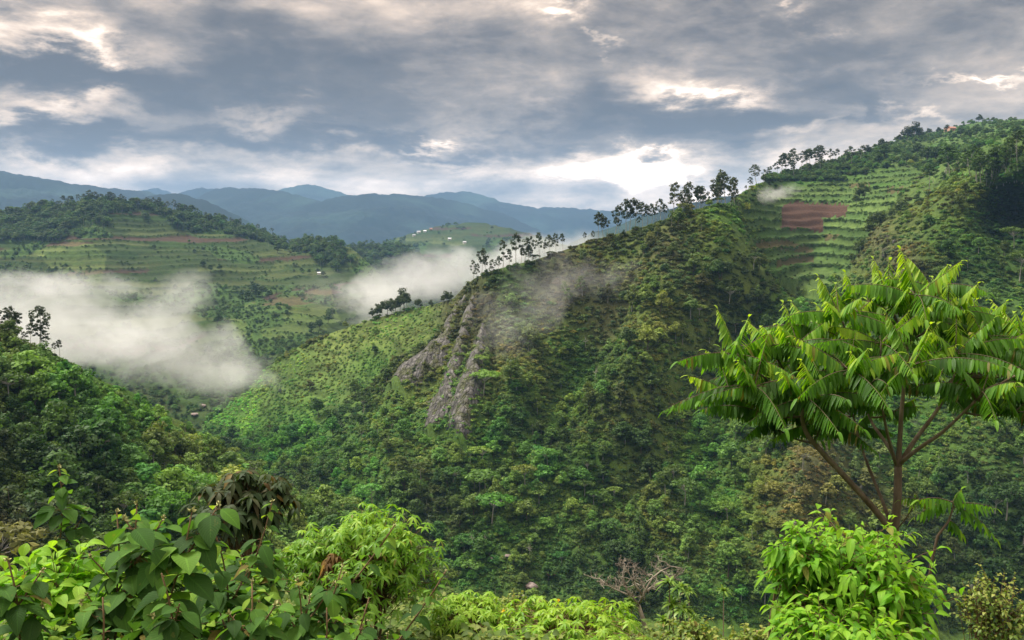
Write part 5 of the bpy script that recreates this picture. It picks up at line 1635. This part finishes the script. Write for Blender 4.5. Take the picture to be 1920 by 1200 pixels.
rng = np.random.default_rng(900)
base = at(1680, 992, TY); base = np.array([base[0], base[1], float(near_z(base[0], base[1])) - .1])
tree = link('feathery_tree', None, loc=base)
tag(tree, 'small tree with long drooping feathery bright green leaves and forked brown trunk', 'tree')
tp = lambda x, y, dy=0.0: at(x, y, TY + dy) - base
trunk = MB(); trunk.tube([tp(1678, 1250) * [1, 1, 0] + [0, 0, -.1], tp(1676, 1080), tp(1676, 1000), tp(1683, 940), tp(1684, 875)], [.078, .068, .060, .052, .046], 10)
link('trunk', trunk.mesh('trunk', M_TBARK, True), tree)
BR = [  # limbs: photo px polyline with depth offset, radii
    ([(1675, 1000, 0), (1640, 955, -.1), (1592, 902, -.25), (1545, 852, -.4), (1512, 815, -.5), (1503, 785, -.5), (1505, 745, -.5)], .055, .026),
    ([(1673, 992, 0), (1655, 940, .2), (1630, 880, .4), (1612, 830, .5), (1600, 780, .6)], .030, .016),
    ([(1684, 878, 0), (1687, 830, .05), (1690, 775, .1), (1697, 700, .1), (1702, 640, .2)], .045, .018),
    ([(1684, 880, 0), (1672, 845, .2), (1650, 815, .4), (1632, 790, .6), (1620, 740, .7)], .036, .018),
    ([(1680, 870, 0), (1665, 820, -.2), (1655, 770, -.4), (1650, 720, -.5)], .028, .014),
    ([(1686, 872, 0), (1715, 825, .1), (1750, 780, .2), (1772, 745, .3), (1790, 700, .4)], .042, .018),
    ([(1688, 868, 0), (1720, 842, -.2), (1762, 815, -.4), (1790, 790, -.5), (1830, 750, -.7)], .036, .018),
    ([(1830, 750, -.7), (1890, 710, -.8), (1940, 690, -.8)], .018, .010),
    ([(1674, 1003, 0), (1700, 970, -.3), (1722, 935, -.5)], .014, .008),
]
LIMBS = []
for pts, r0, r1 in BR:
    m = MB(); q = np.array([tp(*p) for p in pts]); tt = np.linspace(0, 1, len(q)); t2 = np.linspace(0, 1, len(q) * 3)
    q2 = np.stack([np.interp(t2, tt, q[:, j]) for j in range(3)], 1); q2[1:-1] = (q2[:-2] + q2[1:-1] * 2 + q2[2:]) / 4
    m.tube(q2, np.linspace(r0 * .82, r1 * .8, len(q2)), 8)
    link('branch', m.mesh('branch', M_TBARK, True), tree); LIMBS.append(q2)
allp = np.concatenate([q[len(q) // 2:] for q in LIMBS[:8]])
ROS = [(1345, 660, -.4, .9), (1385, 720, -.7, 1.0), (1420, 640, .1, .8), (1440, 700, .4, 1.0), (1490, 735, -.8, 1.05), (1480, 640, -.2, .9), (1545, 690, .5, 1.0), (1560, 628, .2, 1.0), (1600, 590, .6, .95), (1640, 640, -.5, 1.05), (1665, 590, .2, 1.0),
       (1705, 560, -.1, 1.0), (1730, 610, .7, .95), (1765, 590, .1, .9), (1700, 680, -.9, 1.0), (1620, 715, -.9, .95), (1560, 745, .3, .9), (1780, 660, -.6, 1.0), (1820, 615, .5, .95), (1850, 660, -.3, 1.0), (1880, 700, .4, 1.0), (1905, 630, .2, 1.05),
       (1830, 730, -.9, .95), (1930, 740, -.5, 1.0), (1970, 660, .2, 1.05), (1990, 720, .5, 1.0), (2040, 640, 0, 1.0), (1750, 725, .6, .9), (1660, 770, .8, .7), (1590, 800, .9, .55), (1890, 770, -.7, .8), (1420, 790, .3, .5), (1530, 790, -.4, .7), (1600, 655, 1.0, 1.0),
       (1690, 640, 1.0, 1.0), (1780, 620, 1.2, 1.0), (1500, 690, 1.0, 1.0), (1860, 680, 1.2, 1.0), (1400, 770, -.3, .8), (1350, 700, .6, .9), (1470, 770, .2, .8), (1330, 735, .1, .85), (1440, 760, .7, .9), (1520, 740, -.9, .9), (1580, 690, -1.0, 1.0), (1735, 545, .3, .8), (1650, 560, .5, .8), (1560, 590, -.4, .8), (1500, 610, .4, .75)]
tw, cr = MB(), MB()
for (x, y, dy, s) in ROS:
    e = tp(x + 12 + max(0, 1500 - x) * .16, y + 4 - max(0, 640 - y) * .12, dy)
    k = np.argmin(((allp - e) * [1, 1, .8]) ** 2 @ np.ones(3) + 2.0 * np.maximum(0, allp[:, 2] - e[2]))
    s0 = allp[k]; t = np.linspace(0, 1, 8)[:, None]; ln = np.linalg.norm(e - s0)
    p = s0 + (e - s0) * t - np.array([0, 0, .18 * ln]) * (t * (1 - t)) * 1.5
    tw.tube(p, np.linspace(.016, .009, 8), 6)
    n = rng.integers(7, 10); ph = rng.uniform(0, 6)
    hi = 1 - (y - 560) / 260.0
    for j in range(n):
        a = ph + j * 2 * pi / n + rng.normal(0, .18)
        elv = rng.uniform(-.08, .55) if j % 3 else rng.uniform(.5, 1.15)
        D = nrm(np.array([cos(a) * cos(elv), sin(a) * cos(elv), sin(elv)]))
        young = elv > .5
        frond(cr, tw, e + D * .03, D, s * rng.uniform(.72, 1.02) * (.75 if young else 1), rng, droop=.45 if young else .9, pairs=16 if young else 20, lf=.178 * s ** .5, tone=np.clip(.22 - .12 * (dy > .4) + .26 * hi + (.3 if young else 0) + .08 * rng.normal(), 0, .8))
link('twigs', tw.mesh('twigs', M_BARK, True), tree)
link('crown', cr.mesh('crown', M_FROND, True), tree)

# feathery sapling on the right
sb = at(1752, 1010, 9.0); sb = np.array([sb[0], sb[1], float(near_z(sb[0], sb[1]))])
sap = link('feathery_sapling', None, loc=sb); tag(sap, 'spindly feathery sapling with few pale fronds right of the tree trunk', 'sapling')
q = lambda x, y, dy=0: at(x, y, 9.0 + dy) - sb
m, l2 = MB(), MB()
m.tube([q(1735, 1230) * [1, 1, 0], q(1745, 1060), q(1758, 1005), q(1778, 978), q(1788, 950), q(1786, 940)], [.018, .016, .014, .012, .009, .006], 6)
for (x, y, tx, ty, L_) in [(1786, 942, 1722, 928, .42), (1788, 945, 1868, 948, .48), (1786, 940, 1745, 958, .36), (1780, 975, 1800, 1000, .2), (1788, 950, 1880, 985, .52), (1787, 941, 1800, 930, .2)]:
    P0 = q(x, y); D = nrm(q(tx, ty - 16, rng.uniform(-.1, .1)) - P0)
    frond(l2, m, P0, D, L_, rng, pairs=9, lf=.14, tone=.5, wd=.13)
P0 = at(1722, 937, TY - .5) - sb
for a in range(5): frond(l2, m, P0, nrm(np.array([cos(a * 1.3), sin(a * 1.3), .25])), .22, rng, pairs=6, lf=.10, tone=.6)
link('stem', m.mesh('stem', M_BARK, True), sap); link('leaves', l2.mesh('leaves', M_FROND, True), sap)

# --- dead tree with lichen-pale twigs ----------------------------------------------
DY = 22.0
db = at(1210, 1230, DY); db[2] = float(near_z(db[0], db[1])) - .2
dead = link('dead_tree', None, loc=db); tag(dead, 'small bare dead tree with pale twisted twigs at the bottom centre', 'dead tree')
q = lambda x, y, dy=0: at(x, y, DY + dy) - db
m = MB(); m.tube([q(1213, 1300) * [1, 1, 0], q(1211, 1200), q(1207, 1165), q(1196, 1132)], [.10, .075, .06, .05], 9)
link('trunk', m.mesh('trunk', M_DEAD, True), dead)
rd = np.random.default_rng(911)


def twig(mb, p, d, L, r, lev):
    n = 6; pts = [p]
    for k in range(n):
        d = nrm(d + rd.normal(scale=.30, size=3) + np.array([0, 0, .04])); pts.append(pts[-1] + d * L / n)
    mb.tube(pts, np.linspace(r, r * .45, n + 1), 5, cap=False)
    if lev > 0:
        for k in range(rd.integers(4, 7)):
            i_ = rd.integers(2, n + 1)
            twig(mb, pts[i_], nrm(d * .5 + rd.normal(scale=.75, size=3) + np.array([0, 0, .25])), L * rd.uniform(.35, .6), r * .5, lev - 1)


for pts in ([(1198, 1135), (1185, 1118), (1160, 1108), (1140, 1098), (1126, 1086)], [(1180, 1115), (1170, 1095), (1168, 1075), (1172, 1058)], [(1198, 1132), (1210, 1108), (1222, 1085), (1240, 1070), (1258, 1062)],
            [(1205, 1118), (1190, 1095), (1186, 1085), (1204, 1096)], [(1210, 1110), (1225, 1098), (1246, 1086)]):
    m = MB(); Q = np.array([q(x, y, rd.uniform(-.25, .25)) for x, y in pts])
    m.tube(Q, np.linspace(.034, .012, len(Q)), 6)
    for k in range(1, len(Q)):
        for j in range(2): twig(m, Q[k], nrm(Q[k] - Q[k - 1] + rd.normal(scale=.5, size=3) + np.array([0, 0, .1])), rd.uniform(.25, .5), .014, 2)
    link('branch', m.mesh('branch', M_DEAD, True), dead)

# strap-leaved rosettes on thin stems beside it
for k, (x, y, w) in enumerate([(1255, 1093, 24), (1275, 1103, 22), (1292, 1108, 16), (1357, 1108, 16), (1262, 1134, 26), (1280, 1142, 26), (1176, 1140, 22), (1184, 1128, 18), (1246, 1166, 26), (1330, 1186, 24), (1300, 1160, 18)]):
    Y = 19 + (k % 4); P0 = at(x, y, Y); b0 = np.array([P0[0], P0[1], float(near_z(P0[0], P0[1]))])
    if b0[2] > P0[2] - .3: b0[2] = P0[2] - .4
    r = link('rosette_plant', None, loc=b0); tag(r, 'strap-leaved rosette plant on a thin stem near the dead tree', 'plant', 'strap-leaved rosettes by the dead tree')
    m, l2 = MB(), MB(); h = P0 - b0
    m.tube([[0, 0, 0], h * .5 + [.05, 0, 0], h], [.016, .014, .012], 6)
    n = 34; a = rd.uniform(0, 2 * pi, n); e = rd.uniform(-.2, 1.3, n)
    D = np.stack([np.cos(a) * np.cos(e), np.sin(a) * np.cos(e), np.sin(e)], 1)
    L_ = 1.15 * w * Y / F * rd.uniform(.8, 1.15, n)
    l2.leaves(np.repeat(h[None], n, 0), D, nrm(np.array([0, 0, 1.0]) + rd.normal(scale=.2, size=(n, 3))), L_, L_ * .10, [.5, .9, 1, .9, .6, .05], rd.uniform(.3, .7, n), .3, rng=rd)
    link('stem', m.mesh('stem', M_BARK, True), r); link('leaves', l2.mesh('leaves', M_STRAP, True), r)

# --- ground herbs on the near slope -------------------------------------------------
HS = []
for k in range(4):
    rg = np.random.default_rng(950 + k); l2 = MB(); n = 46
    if k < 2:
        a = rg.uniform(0, 6.28, n); P = np.stack([rg.normal(0, .07, n), rg.normal(0, .07, n), rg.uniform(.0, .2, n)], 1)
        D = nrm(np.stack([np.cos(a), np.sin(a), rg.uniform(.1, .9, n)], 1))
        l2.leaves(P, D, nrm(np.array([0, 0, 1.0]) + rg.normal(scale=.3, size=(n, 3))), rg.uniform(.05, .11, n), rg.uniform(.014, .026, n), LANCE, .4, .3, rng=rg)
    else:
        a = rg.uniform(0, 6.28, n); D = nrm(np.stack([np.cos(a) * .45, np.sin(a) * .45, rg.uniform(.5, 1.2, n)], 1))
        l2.leaves(rg.normal(0, .05, (n, 3)) * [1, 1, 0], D, nrm(rg.normal(size=(n, 3)) + [0, 0, .5]), rg.uniform(.15, .34, n), .006, [.8, 1, 1, .9, .7, .4, .1], .5, .1, rng=rg)
    x, y = [(-.6, 9.0), (.4, 10.5), (1.4, 9.6), (2.2, 11.0)][k]
    b = link('ground_herb', l2.mesh('ground_herb', M_GRASS, True), loc=(x, y, float(near_z(x, y))))
    tag(b, ['small leafy herb in the grass below the star-leaved bushes', 'leafy herb clump near the yellow-flowered bush', 'thin grass tuft at the brow of the near slope', 'taller grass tuft near the brow by the dead tree'][k], 'herb')
    HS.append([b])
rg = np.random.default_rng(960); n = 9000
yy = rg.uniform(2.5, 16.5, n); xx = rg.uniform(-.68, .68, n) * yy
pts = np.stack([xx, yy, near_z(xx, yy) - .01], 1)
s = rg.uniform(.7, 1.7, n)
instance_stuff('grass', pts, rg.uniform(0, 6.28, n), np.stack([s, s, s * rg.uniform(.7, 1.3, n)], 1), rg.choice(4, n, p=[.38, .38, .12, .12]), np.ones((n, 3)) * .1, HS, 'green herbs and grass covering the near slope', 'grass')
